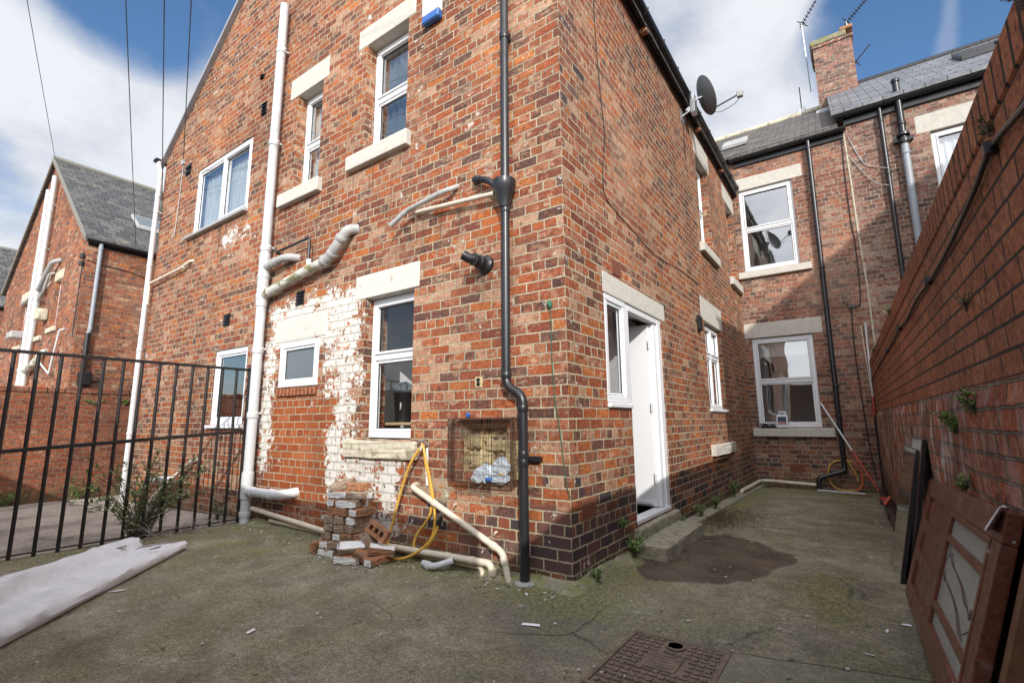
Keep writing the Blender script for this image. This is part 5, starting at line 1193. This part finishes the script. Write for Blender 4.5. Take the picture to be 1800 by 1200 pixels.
# items at the back of the passage
ct = thing('plastic_jerrycan', (.53,7.52,.985), 'white plastic jerrycan with a dark label on the rear window sill', 'container')
mb = MB(); mb.prism([(.45,.992),(.645,.992),(.645,1.20),(.62,1.245),(.475,1.245),(.45,1.22)],7.51,7.60,'y'); mb.build('can_body', M['upvc'], ct, bevel=.012, seg=2)
mb = MB(); mb.tube(arc_path([(.50,7.555,1.24),(.50,7.555,1.29),(.61,7.555,1.29),(.61,7.555,1.24)],.02),.014,8); mb.build('handle', M['upvc'], ct); MB().tube([(.475,7.555,1.24),(.475,7.555,1.275)],.020,12).build('cap', M['blue'], ct)
MB().box(.475,.62,7.503,7.509,1.10,1.20).build('label', M['label_blue'], ct); MB().box(.475,.62,7.503,7.509,1.06,1.085).build('label', M['red'], ct)
gl = thing('tool_tray', (.28,7.53,.985), 'dark plastic tray and lid lying on the rear window sill by the jerrycan', 'tray')
mb = MB(); mb.box(.15,.42,7.51,7.60,1.055,1.075); mb.build('lid', M['black'], gl, bevel=.006); mb = MB(); crumple(mb,(.24,7.555,1.02),(.08,.035,.034),21,10); crumple(mb,(.36,7.555,1.015),(.08,.035,.028),22,10); mb.build('gloves', M['black'], gl)
def pole_(name, a, b, r, label, split):
    t = thing(name, a, label, 'pole'); a, b = Vector(a), Vector(b); c = a.lerp(b, split)
    MB().tube([a,c],r,10).build('lower_length', M['red'] if split<.5 else M['pipe_white'], t, smooth=True); MB().tube([c+(b-a)*.001,b],r*.95,10).build('upper_length', M['pipe_white'], t, smooth=True); return t
pole_('pole', (1.93,7.0,-.08), (1.20,7.56,1.45), .016, 'long white and red pole leaning diagonally across the foot of the rear wall', .45)
t = pole_('pole', (1.985,7.54,1.2), (2.02,7.56,2.86), .018, 'thin white pole with a red end standing upright in the back corner', .20)
MB().tube([(1.98,7.55,1.7),(1.95,7.56,2.82)],.008,8).build('thin_rod', M['pipe_cream'], t)
MB().tube([(1.985,7.54,-.1),(1.985,7.54,1.2)],.016,10).build('dark_length', M['black'], t)
ho = thing('hose_coil', (1.43,7.5,-.1), 'loose ring of yellow and orange hose behind the rear downpipe', 'hose')
MB().tube(smooth_path([(1.62,7.47,-.09),(1.35,7.5,-.09),(1.22,7.53,.02),(1.20,7.55,.20),(1.27,7.56,.36),(1.43,7.57,.42),(1.58,7.56,.40)],6),.013,8).build('yellow_length', M['hose'], ho, smooth=True)
MB().tube(smooth_path([(1.58,7.56,.40),(1.68,7.55,.28),(1.70,7.53,.12),(1.67,7.50,-.02),(1.60,7.46,-.09)],6),.014,8).build('orange_length', M['hose_red'], ho, smooth=True)
MB().tube(smooth_path([(1.50,7.55,.42),(1.60,7.54,.22),(1.63,7.53,.05)],5),.010,8).build('thin_length', M['hose'], ho, smooth=True)
pl_ = pipe('ground_pipe', [(.09,5.5,-.01),(.09,5.6,.02),(.10,7.40,.00),(.25,7.48,.00),(1.02,7.48,-.03)], .030, 'pipe_cream', None, bend=.12, joints=[((.10,6.4,.01),(0,1,0)),((.6,7.48,-.015),(1,0,0))])
tag(pl_, 'grey waste pipe lying along the foot of the walls in the back corner', 'pipe')
tag(MB().tube([(1.02,7.30,-.10),(1.72,7.22,-.105)],.016,8).build('conduit', M['pipe_white'], smooth=True), 'thin pale conduit lying on the ground under the rear hose ring', 'conduit')
tag(MB().box(1.42,1.80,6.95,7.0,-.105,-.085).build('batten', M['wood_raw'], bevel=.004), 'short reddish wooden batten lying on the green concrete', 'batten')
bp_ = pipe('drain_pipe', [(1.95,7.35,-.03),(1.955,5.2,-.0),(1.965,3.3,.035)], .052, 'black', None, bend=0, joints=[((1.953,5.6,.0),(0,1,0)),((1.96,4.2,.015),(0,1,0))]); tag(bp_, 'black drainpipe lying along the foot of the yard wall', 'pipe')
cl = thing('red_clamp', (1.95,4.9,.1), 'tangled red strap and clamp lying on the black pipe by the yard wall', 'clamp')
mb = MB(); 
for k in range(5): mb.tube(smooth_path([(1.90+rnd.uniform(-.04,.04),5.0+rnd.uniform(-.15,.15),.08+rnd.uniform(0,.04)) for _ in range(5)],5),.011,6)
mb.tube([(1.90,4.80,.07),(1.97,4.86,.16)],.02,8); mb.build('strap', M['red'], cl)
MB().box(1.86,1.93,4.83,4.97,.06,.11).build('buckle', M['black'], cl, bevel=.008)
# ================================================================== leaning against the yard wall
def frame_obj(O, a, w_):
    a = Vector(a).normalized(); w_ = Vector(w_); w_ = (w_-a*w_.dot(a)).normalized(); n = w_.cross(a).normalized()
    return Vector(O), a, w_, n     # n points out into the yard when x is negative
O, A, Wd, Nn_ = frame_obj((1.885,1.10,.012), (.004,-1,.045), (.275,0,.95))
if Nn_.x > 0: Nn_ = -Nn_
def dp(s_, t_, k=0.): return O+A*s_+Wd*t_+Nn_*k
def dbox(mb, s0, s1, t0, t1, k0, k1, mi=0):
    return mb.hexa([dp(s0,t0,k0),dp(s1,t0,k0),dp(s1,t1,k0),dp(s0,t1,k0),dp(s0,t0,k1),dp(s1,t0,k1),dp(s1,t1,k1),dp(s0,t1,k1)], mi)
dr = thing('panelled_door', tuple(O), 'old varnished wooden door with a leaded glass panel, laid on its side against the yard wall', 'door')
DL, DW = 2.06, .765; T = .022
mb = MB(); g0, g1 = 1.08, DL-.12
for (a,b,c,e) in ((0,DL,0,.105),(0,DL,DW-.105,DW),(0,.17,.1052,DW-.1052),(.92,g0,.1052,DW-.1052),(g1,DL,.1052,DW-.1052)): dbox(mb,a,b,c,e,-T,T)
for c in (.29,.475): dbox(mb,.17,.92,c-.032,c+.032,-T+.001,T-.001)
mb.build('door_frame', M['wood'], dr, bevel=.006, seg=2)
for (c,e) in ((.102,.261),(.319,.446),(.504,.663)):
    mb = MB(); dbox(mb,.165,.925,c,e,-.006,.006); mb.build('panel', M['wood'], dr)
mb = MB()   # mouldings round the glazed opening
for (a,b,c,e) in ((g0,g1,.105,.130),(g0,g1,.635,.660),(g0,g0+.028,.130,.635),(g1-.028,g1,.130,.635)): dbox(mb,a,b,c,e,-.012,T+.004)
dbox(mb,g0+.028,g1-.028,.520,.552,-.010,T+.002); dbox(mb,g0+.028,g1-.028,.205,.237,-.010,T+.002)
mb.build('glazing_bar', M['wood'], dr, bevel=.006, seg=2)
gm = MB(); dbox(gm,g0+.02,g1-.02,.237,.52,.004,.010); gm.build('glass_panel', M['door_glass'], dr)
for (c,e) in ((.128,.206),(.551,.637)): gm = MB(); dbox(gm,g0+.02,g1-.02,c,e,.004,.010); gm.build('glass_strip', M['door_glass'], dr)
mb = MB()
def came(pts): mb.tube([dp(s_,t_,.011) for s_,t_ in smooth_path2(pts)], .0016, 6)
def smooth_path2(pts): return [(p.x,p.y) for p in smooth_path([(a,b,0) for a,b in pts],5)]
def gp(a, b): return (g0+.03+a*(g1-g0-.06), .245+b*.27)
for k in (0,.045,.09):
    came([gp(.08+k,.86+k*.5),gp(.20+k,.74),gp(.38+k,.68),(gp(.56+k,.60)),gp(.70+k,.46),gp(.86,.44-k)])
    came([gp(.04+k*.6,.50-k),gp(.18+k,.40),gp(.36+k,.34),gp(.52+k,.26),gp(.64+k,.12),gp(.72+k,.02)])
came([gp(.10,.86),gp(.02,.70),gp(.06,.50)]); came([gp(.88,.44),gp(.93,.30),gp(.80,.10)]); came([gp(.08,.86),gp(.07,.97)])
for (a,b) in ((.02,.47),(.055,.44),(.09,.41),(.86,.47),(.90,.44),(.86,.41)): 
    p_, q_ = gp(a,b); came([(p_,q_),(p_+.010,q_+.010),(p_+.020,q_),(p_+.010,q_-.010),(p_,q_)])
mb.build('lead_pattern', M['lead_line'], dr, smooth=True)
# timber lining standing in front of the near end of the door
tl = thing('timber_lining', (1.85,-.15,0), 'rough brown timber lining standing beyond the near end of the wooden door', 'timber')
mb = MB(); dbox(mb,2.09,2.14,-.0,.76,-.10,-.03); mb.build('boards', M['wood_raw'], tl, bevel=.004)
tag(rot_build(MB().hexa([(-.07,-.04,0),(.06,-.05,0),(.07,.04,0),(-.05,.05,0),(-.07,-.04,.003),(.06,-.05,.012),(.07,.04,.02),(-.05,.05,.004)]), 'paper_sheet', M['paper'], tuple(dp(2.0,.73,.03)), (R(-60),R(10),R(75))), 'folded white paper tucked into the corner of the wooden door', 'paper')
# two black framed mirror panels
def panel(y0, ln, xb, ht, label, tilt):
    t = thing('mirror_panel', (xb,y0,0), label, 'mirror', 'mirror panels leaning on the yard wall')
    P0 = Vector((xb,y0,.012)); a = Vector((-.022,1,0)).normalized(); ww = Vector((tilt,0,.97)).normalized(); n = a.cross(ww).normalized()
    if n.x>0: n=-n
    def pb(mb,s0,s1,t0,t1,k0,k1): mb.hexa([P0+a*s+ww*q+n*k for k in (k0,k1) for s,q in ((s0,t0),(s1,t0),(s1,t1),(s0,t1))])
    mb = MB(); pb(mb,0,ln,0,ht,0,.024); mb.build('backing', M['black'], t, bevel=.002)
    mb = MB(); pb(mb,.004,ln-.004,.004,ht-.004,.0242,.029); mb.build('glass', M['mirror'], t)
panel(1.16,.50,1.925,1.00,'black framed mirror panel leaning next to the yard wall, behind the other mirror',.165)
panel(1.30,.72,1.878,.93,'front black framed mirror panel leaning on the other by the yard wall',.20)

# ================================================================== ground clutter
# cast iron cover
mc = thing('manhole_cover', (.85,-.75,.03), 'rusty cast iron manhole cover with raised studs sunk in the yard concrete', 'manhole cover')
MX0, MX1, MY0, MY1, mz = .60, 1.10, -1.06, -.41, .008
def tw(x,y,z): 
    return (x, y, gz(x,y)+z)
mb = MB(); t_=.022
for (a,b,c,e) in ((MX0,MX1,MY0,MY0+t_),(MX0,MX1,MY1-t_,MY1),(MX0,MX0+t_,MY0+t_,MY1-t_),(MX1-t_,MX1,MY0+t_,MY1-t_)): mb.box(a,b,c,e,-.03,mz+.002)
mb.build('frame', M['castiron'], mc, bevel=.003)
mb = MB(); mb.box(MX0+t_+.004,MX1-t_-.004,MY0+t_+.004,MY1-t_-.004,-.03,mz-.003)
nxs, nys = 11, 14
for i in range(nxs):
    for j in range(nys):
        cx = MX0+.05+(MX1-MX0-.10)*i/(nxs-1); cy = MY0+.05+(MY1-MY0-.10)*j/(nys-1)
        if abs(cx-.85)<.085 and -.78<cy<-.60: continue
        if math.hypot(cx-.85,cy+.50)<.065: continue
        if (i+j)%2: mb.box(cx-.019,cx+.019,cy-.007,cy+.007,mz-.004,mz+.005)
        else: mb.box(cx-.012,cx+.012,cy-.013,cy+.013,mz-.004,mz+.005)
mb.build('lid', M['castiron'], mc, bevel=.002)
mb = MB(); mb.box(.775,.925,-.775,-.605,mz-.0025,mz+.003)
for k in range(5): mb.box(.79,.89+.02*(k%2),-.755+k*.03,-.745+k*.03,mz+.0032,mz+.006)
mb.build('badge', M['castiron'], mc, bevel=.002)
mb = MB(); mb.lathe([(.036,-.01),(.036,.006),(.050,.006),(.050,-.002)],(.85,-.50,mz),Z,28); mb.build('key_ring', M['castiron'], mc, smooth=True); MB().lathe([(.034,0),(.034,.0015)],(.85,-.50,mz+.0045),Z,24).build('key_cup', M['mortar_skirt'], mc)
# white fleece roll
fl = thing('fleece_roll', (-3.2,-1.8,0), 'long roll of white fleece underlay lying on the concrete at the left', 'fabric roll')
a0, a1 = Vector((-3.50,-1.06,0)), Vector((-1.55,-2.99,0)); d = (a1-a0).normalized(); sd_ = Vector((-d.y, d.x, 0)); sd_ = -sd_ if sd_.dot(Vector((-1,-1,0)))<0 else sd_
prof = [(0,.0),(-.04,.012),(-.055,.045),(-.045,.08),(-.01,.103),(.05,.108),(.13,.098),(.21,.085),(.28,.076),(.32,.075),(.345,.095),(.38,.150),(.42,.185),(.47,.195),(.52,.18),(.55,.13),(.56,.06),(.53,.0)]
mb = MB(); nL = 46; R5 = random.Random(11); L_ = (a1-a0).length; pn = len(prof)
for i in range(nL+1):
    t = i/nL; s_ = 1-.10*(1-t)
    for j,(u,z) in enumerate(prof):
        wob = .004*math.sin(t*17+j*.9)+.003*math.sin(t*41+j*2.1)+R5.uniform(-.0012,.0012)
        u2 = u*s_*(1+.05*math.sin(t*9+j)); z2 = max(.004, z*(.68+.26*min(1,t*2))*(1+.05*math.sin(t*9+j*.3))+ (wob if z>.03 else 0)) if z>0 else .003
        z2 += sum(.014*math.exp(-(((t-tc)*L_-.12*(j/pn-.5)*sk)/.028)**2) for tc,sk in ((.17,1),(.31,-1.5),(.45,2),(.63,-1),(.78,1.6)))*(1 if z>.03 else 0)
        end = (.05*math.sin(j*1.35)+.03*math.sin(j*3.1)) if i in (0,) else 0
        if i==0 and 7<=j<=9: end += .20
        p = a0+d*(L_*t+end)+sd_*u2; mb.v.append((p.x,p.y,gz(p.x,p.y)+z2))
for i in range(nL):
    for j in range(pn-1): q=i*pn+j; mb.f.append((q,q+1,q+pn+1,q+pn)); mb.m.append(0)
    q=i*pn; mb.f.append((q+pn-1,q,q+pn,q+2*pn-1)); mb.m.append(0)
mb.f.append(tuple(range(pn))); mb.m.append(0); mb.f.append(tuple(nL*pn+j for j in range(pn))); mb.m.append(0)
fo = mb.build('fleece', M['fabric'], fl, smooth=True)
pk = a0+d*.75; MB().tube([pk+sd_*.60+Vector((0,0,.06))+d*1.05, pk+sd_*.60+Vector((0,0,.06))+d*1.3],.055,14).build('core_tube', simple('pink core', (.55,.38,.33), .8), fl, smooth=True)
for k,(s0,u0) in enumerate(((.30,.34),(.22,.16),(.42,.02))):
    p = a0+d*s0+sd_*u0; z = gz(p.x,p.y)+(.105 if k<2 else .112)
    tag(MB().hexa([(p.x-.006,p.y-.04,z),(p.x+.012,p.y-.04,z+.004),(p.x+.012,p.y+.04,z+.01),(p.x-.01,p.y+.035,z+.004),(p.x-.006,p.y-.04,z+.006),(p.x+.012,p.y-.04,z+.012),(p.x+.012,p.y+.04,z+.02),(p.x-.01,p.y+.035,z+.012)]).build('dead_leaf', M['litter'], jitter=.004), ('curled dark leaf on the far end of the white fleece','small dark leaf in the middle of the fleece end','dark leaf on the near edge of the white fleece')[k], 'leaf')
# elbow of waste pipe on the ground
pts = arc_path([(-1.24,-.20,.03),(-1.10,-.25,.03),(-.98,-.14,.075)],.07); mb = MB(); mb.tube(pts,.026,14,False); mb.tube(pts,.021,14,False); mb.ring(pts[1],(pts[1]-pts[0]),.032,.05,14)
tag(mb.build('pipe_elbow', M['pipe_white'], smooth=True), 'loose white pipe elbow lying on the concrete in front of the gable', 'pipe fitting')
# scraps of paper and chips
for k,(x,y,s_,lab) in enumerate(((.09,-.68,.055,'narrow white paper slip on the concrete left of the manhole cover'),(-2.60,-1.80,.07,'pale paper triangle on the concrete beside the fleece roll'),(1.74,.27,.028,'white flake on the ground below the wooden door'),(1.83,.42,.03,'small white flake beside the foot of the wooden door'),(1.70,2.06,.035,'white chip on the passage concrete left of the mirrors'),(1.66,-.10,.03,'white flake nearest the camera by the wooden door'),(-1.15,-1.62,.04,'pale scrap in the middle of the front concrete'),(-.2,-.28,.03,'blue grey scrap on the concrete at the corner of the gable'))):
    mb = MB(); a = rnd.uniform(0,6.28); c_, s2 = math.cos(a), math.sin(a); pts = [(-s_,-s_*.18),(s_,-s_*.30),(s_*.9,s_*.1),(-s_*.7,s_*.35)] if k!=0 else [(-s_,-s_*.16),(s_,-s_*.22),(s_,s_*.12),(-s_*.9,s_*.2)]
    if k==0: c_, s2 = math.cos(.35), math.sin(.35)
    P = [(x+.75*(p*c_-q*s2)*(1.3 if k==0 else 1), y+.75*(p*s2+q*c_)*(1.3 if k==0 else 1)) for p,q in pts]; z = gz(x,y)+.006
    mb.hexa([(p,q,z+w_) for (p,q),w_ in zip(P,(0,.001,.003,.001))]+[(p,q,z+w_+.0015) for (p,q),w_ in zip(P,(0,.001,.006,.003))])
    tag(mb.build('paper_scrap', M['paper']), lab, 'scrap')
# leaf litter along the side wall
mb = MB(); R6 = random.Random(9)
for i in range(1500):
    y = R6.gauss(3.2,.45); x = .16+abs(R6.gauss(0,.22)); 
    if y<2.3 or x>.95: continue
    z = gz(x,y)+.008+R6.uniform(0,.016)+max(0,.03-.1*x); s_ = R6.uniform(.006,.020); a=R6.uniform(0,6.28)
    u = Vector((math.cos(a),math.sin(a),R6.uniform(-.4,.4)))*s_; v_ = Vector((-math.sin(a),math.cos(a),R6.uniform(-.4,.4)))*s_*.5; c_=Vector((x,y,z))
    mb.quad([c_-u,c_+v_,c_+u+Vector((0,0,.003)),c_-v_])
tag(mb.build('leaf_litter', M['litter']), 'scatter of brown leaf litter along the foot of the side wall', 'leaf litter', None, 'stuff')
mb = MB()
for i in range(1100):
    x,y = R6.uniform(-4.2,2.0), R6.uniform(-2.6,6.5)
    if i>620: x,y = R6.uniform(-4.2,.1), -.14-abs(R6.gauss(0,.16))
    if i>900: x,y = R6.gauss(-1.9,.3), -.42+R6.gauss(0,.14)
    if x<.35 and y>-.13: continue
    z = gz(x,y)+.006; s_=R6.uniform(.003,.010); a=R6.uniform(0,6.28); u=Vector((math.cos(a),math.sin(a),0))*s_; v_=Vector((-math.sin(a),math.cos(a),0))*s_*R6.uniform(.4,1); c_=Vector((x,y,z)); mi = 0 if R6.random()<.45 else 1
    mb.hexa([c_-u-v_,c_+u-v_,c_+u+v_,c_-u+v_]+[q+Vector((0,0,s_*.7)) for q in (c_-u-v_*.6,c_+u*.7-v_,c_+u+v_*.7,c_-u*.8+v_)],mi)
tag(mb.build('grit', [M['stone'],M['mortar_skirt']]), 'fine grit and flakes strewn over the yard concrete', 'grit', None, 'stuff')

# ================================================================== plants
def leaf(mb, c, d, l, w_, R_, mi=0):
    d = Vector(d).normalized(); s_ = d.cross(Vector((R_.uniform(-.4,.4),R_.uniform(-.4,.4),1))).normalized(); n = s_.cross(d)
    a = Vector(c); m_ = a+d*l*.5+n*l*.10
    b0 = len(mb.v); mb.v += [tuple(a),tuple(m_+s_*w_*.5),tuple(a+d*l-n*l*.08),tuple(m_-s_*w_*.5),tuple(a+d*l*.5-n*l*.02)]
    for f in ((0,1,4),(1,2,4),(2,3,4),(3,0,4)): mb.f.append(tuple(b0+i for i in f)); mb.m.append(mi)
def plant(name, base, spread, height, nst, nlf, ll, label, cat='plant', seed=1, mat='leaf_bright', lean=(0,0,0), group=None, lw=.5):
    R_ = random.Random(seed); t = thing(name, base, label, cat, group); b = Vector(base); st_, lf = MB(), MB()
    for i in range(nst):
        a = R_.uniform(0,6.28); q = R_.uniform(.2,1)
        tip = b+Vector((math.cos(a)*spread[0]*q, math.sin(a)*spread[1]*q, height*R_.uniform(.35,1)*(1.35 if i%9==4 else 1)))+Vector(lean)*R_.uniform(.4,1)
        mid = b.lerp(tip,.5)+Vector((R_.uniform(-.1,.1)*spread[0],R_.uniform(-.1,.1)*spread[1],height*.14))
        pts = smooth_path([b+Vector((R_.uniform(-.3,.3)*spread[0]*.4,R_.uniform(-.3,.3)*spread[1]*.4,0)),mid,tip],5)
        st_.tube(pts,[.0035*(1.3-.9*k/(len(pts)-1))*max(.5,height) +.0006 for k in range(len(pts))],4)
        for k in range(nlf):
            u = R_.uniform(.12,1); p = pts[min(int(u*(len(pts)-1)),len(pts)-2)].lerp(pts[min(int(u*(len(pts)-1))+1,len(pts)-1)],R_.random())
            dd = Vector((R_.uniform(-1,1),R_.uniform(-1,1),R_.uniform(-.3,.9))); leaf(lf,p,dd,ll*R_.uniform(.6,1.3),ll*lw*R_.uniform(.8,1.2),R_)
    st_.build('stem', M['stem'], t); lf.build('foliage', M[mat], t); return t
plant('shrub', (-4.46,-1.08,-.01), (.60,.72), .86, 62, 26, .055, 'straggly green shrub growing through the foot of the black railing', 'shrub', 4, 'leaf', (.05,.05,.0), lw=.42)
R7 = random.Random(5); tw_ = thing('dry_twigs', (-4.05,-.85,0), 'tangle of grey dry twigs in front of the shrub by the railing', 'twigs'); mb = MB()
for i in range(46):
    p = Vector((-4.12+R7.gauss(0,.12),-.85+R7.gauss(0,.16),.02+R7.uniform(0,.12))); q = [p]
    dd = Vector((R7.uniform(-1,1),R7.uniform(-1,1),R7.uniform(-.2,.6))).normalized()
    for k in range(4): dd = (dd+Vector((R7.uniform(-.5,.5),R7.uniform(-.5,.5),R7.uniform(-.4,.3)))).normalized(); p = p+dd*.06; p.z=max(p.z,.012); q.append(p)
    mb.tube(q,[.0028,.0024,.002,.0014,.0008],4)
mb.build('twig', M['drytwig'], tw_)
i = 0
for (nm, base, sp_, h_, ns_, nl_, ll, lab, mat) in (
 ('weed',(.06,1.0,.01),(.11,.10),.17,14,7,.045,'bright green weed beside the near end of the doorstep','leaf_bright'),
 ('weed',(.09,.20,.01),(.08,.08),.10,9,6,.035,'small weed in the mortar at the corner of the gable','leaf_bright'),
 ('weed',(.03,.86,.25),(.03,.08),.08,8,5,.032,'tiny weed growing out of the side wall left of the door','leaf_bright'),
 ('weed',(.05,2.42,.02),(.06,.10),.10,10,6,.035,'weed at the far end of the doorstep','leaf_bright'),
 ('weed',(.10,3.05,.03),(.10,.16),.14,14,6,.04,'weed by the wall behind the doorstep','leaf_bright'),
 ('weed',(.10,3.75,.02),(.09,.18),.16,14,6,.04,'leafy weed halfway along the side wall','leaf_bright'),
 ('weed',(.08,5.1,.0),(.08,.25),.20,16,6,.045,'tall weed on the edging near the rear pipe','leaf_bright'),
 ('fern',(xr(-.05)-.03,-.05,1.07),(.08,.12),.10,9,7,.06,'fern tuft rooted in the old courses of the yard wall','leaf_bright'),
 ('weed',(xr(-.62)-.02,-.60,1.56),(.05,.06),.08,6,5,.025,'weed sprig in a joint of the terracotta courses','leaf'),
 ('fern',(xr(-.26)-.06,-.24,.83),(.06,.09),.07,7,5,.045,'fern in the yard wall just above the wooden door','leaf_bright'),
 ('weed',(xr(-1.24)-.01,-1.22,1.99),(.04,.05),.06,6,5,.025,'moss sprig under the coping bricks of the yard wall','leaf'),
 ('weed',(xr(-1.7)-.03,-1.72,2.05),(.05,.07),.09,10,7,.022,'dark dead weed in the coping near the top right','drytwig'),
 ('fern',(xr(-.5)-.04,-.52,1.16),(.05,.08),.09,7,6,.05,'small fern near the right edge, in the old brick courses','leaf_bright'),
 ('weed',(xr(2.6)-.02,2.6,2.12),(.05,.06),.09,8,6,.028,'weed growing from the coping halfway along the yard wall','leaf_bright'),
 ('weed',(xr(6)-.02,5.6,2.1),(.06,.1),.12,9,6,.03,'weed on the far end of the yard wall coping','leaf_bright'),
 ('weed',(.25,7.3,-.1),(.25,.1),.07,14,6,.03,'mossy weeds at the foot of the rear wall','leaf'),
 ('weed',(-4.75,-.18,.0),(.30,.12),.30,14,8,.04,'thin leafy weed against the gable right of the shrub','leaf'),
 ('weed',(-9.65,-1.2,-.13),(.12,.30),.22,18,7,.05,'green weed clump at the foot of the garden wall, at the far left','leaf_bright'),
 ('weed',(-9.62,-.3,-.13),(.14,.35),.26,20,7,.055,'large green weed clump at the foot of the garden wall','leaf_bright'),
 ('weed',(-9.6,.6,-.13),(.14,.30),.24,18,7,.05,'green weed clump at the right end of the garden wall','leaf_bright'),
 ('weed',(-9.72,-.2,1.50),(.05,.22),.12,10,6,.045,'weed growing near the top of the garden wall','leaf_bright'),
 ('weed',(-9.72,.25,1.52),(.05,.18),.12,10,6,.045,'weed at the top right of the garden wall','leaf_bright')):
    i += 1; wallw = base[0]>1.5; plant(nm, base, sp_, h_, int(ns_*(1.6 if wallw else 1.3)), int(nl_*1.6), ll*(.62 if wallw else .8), lab, 'weed', 20+i, mat, group='weeds in joints and wall feet', lw=.30 if nm=='fern' else .5)
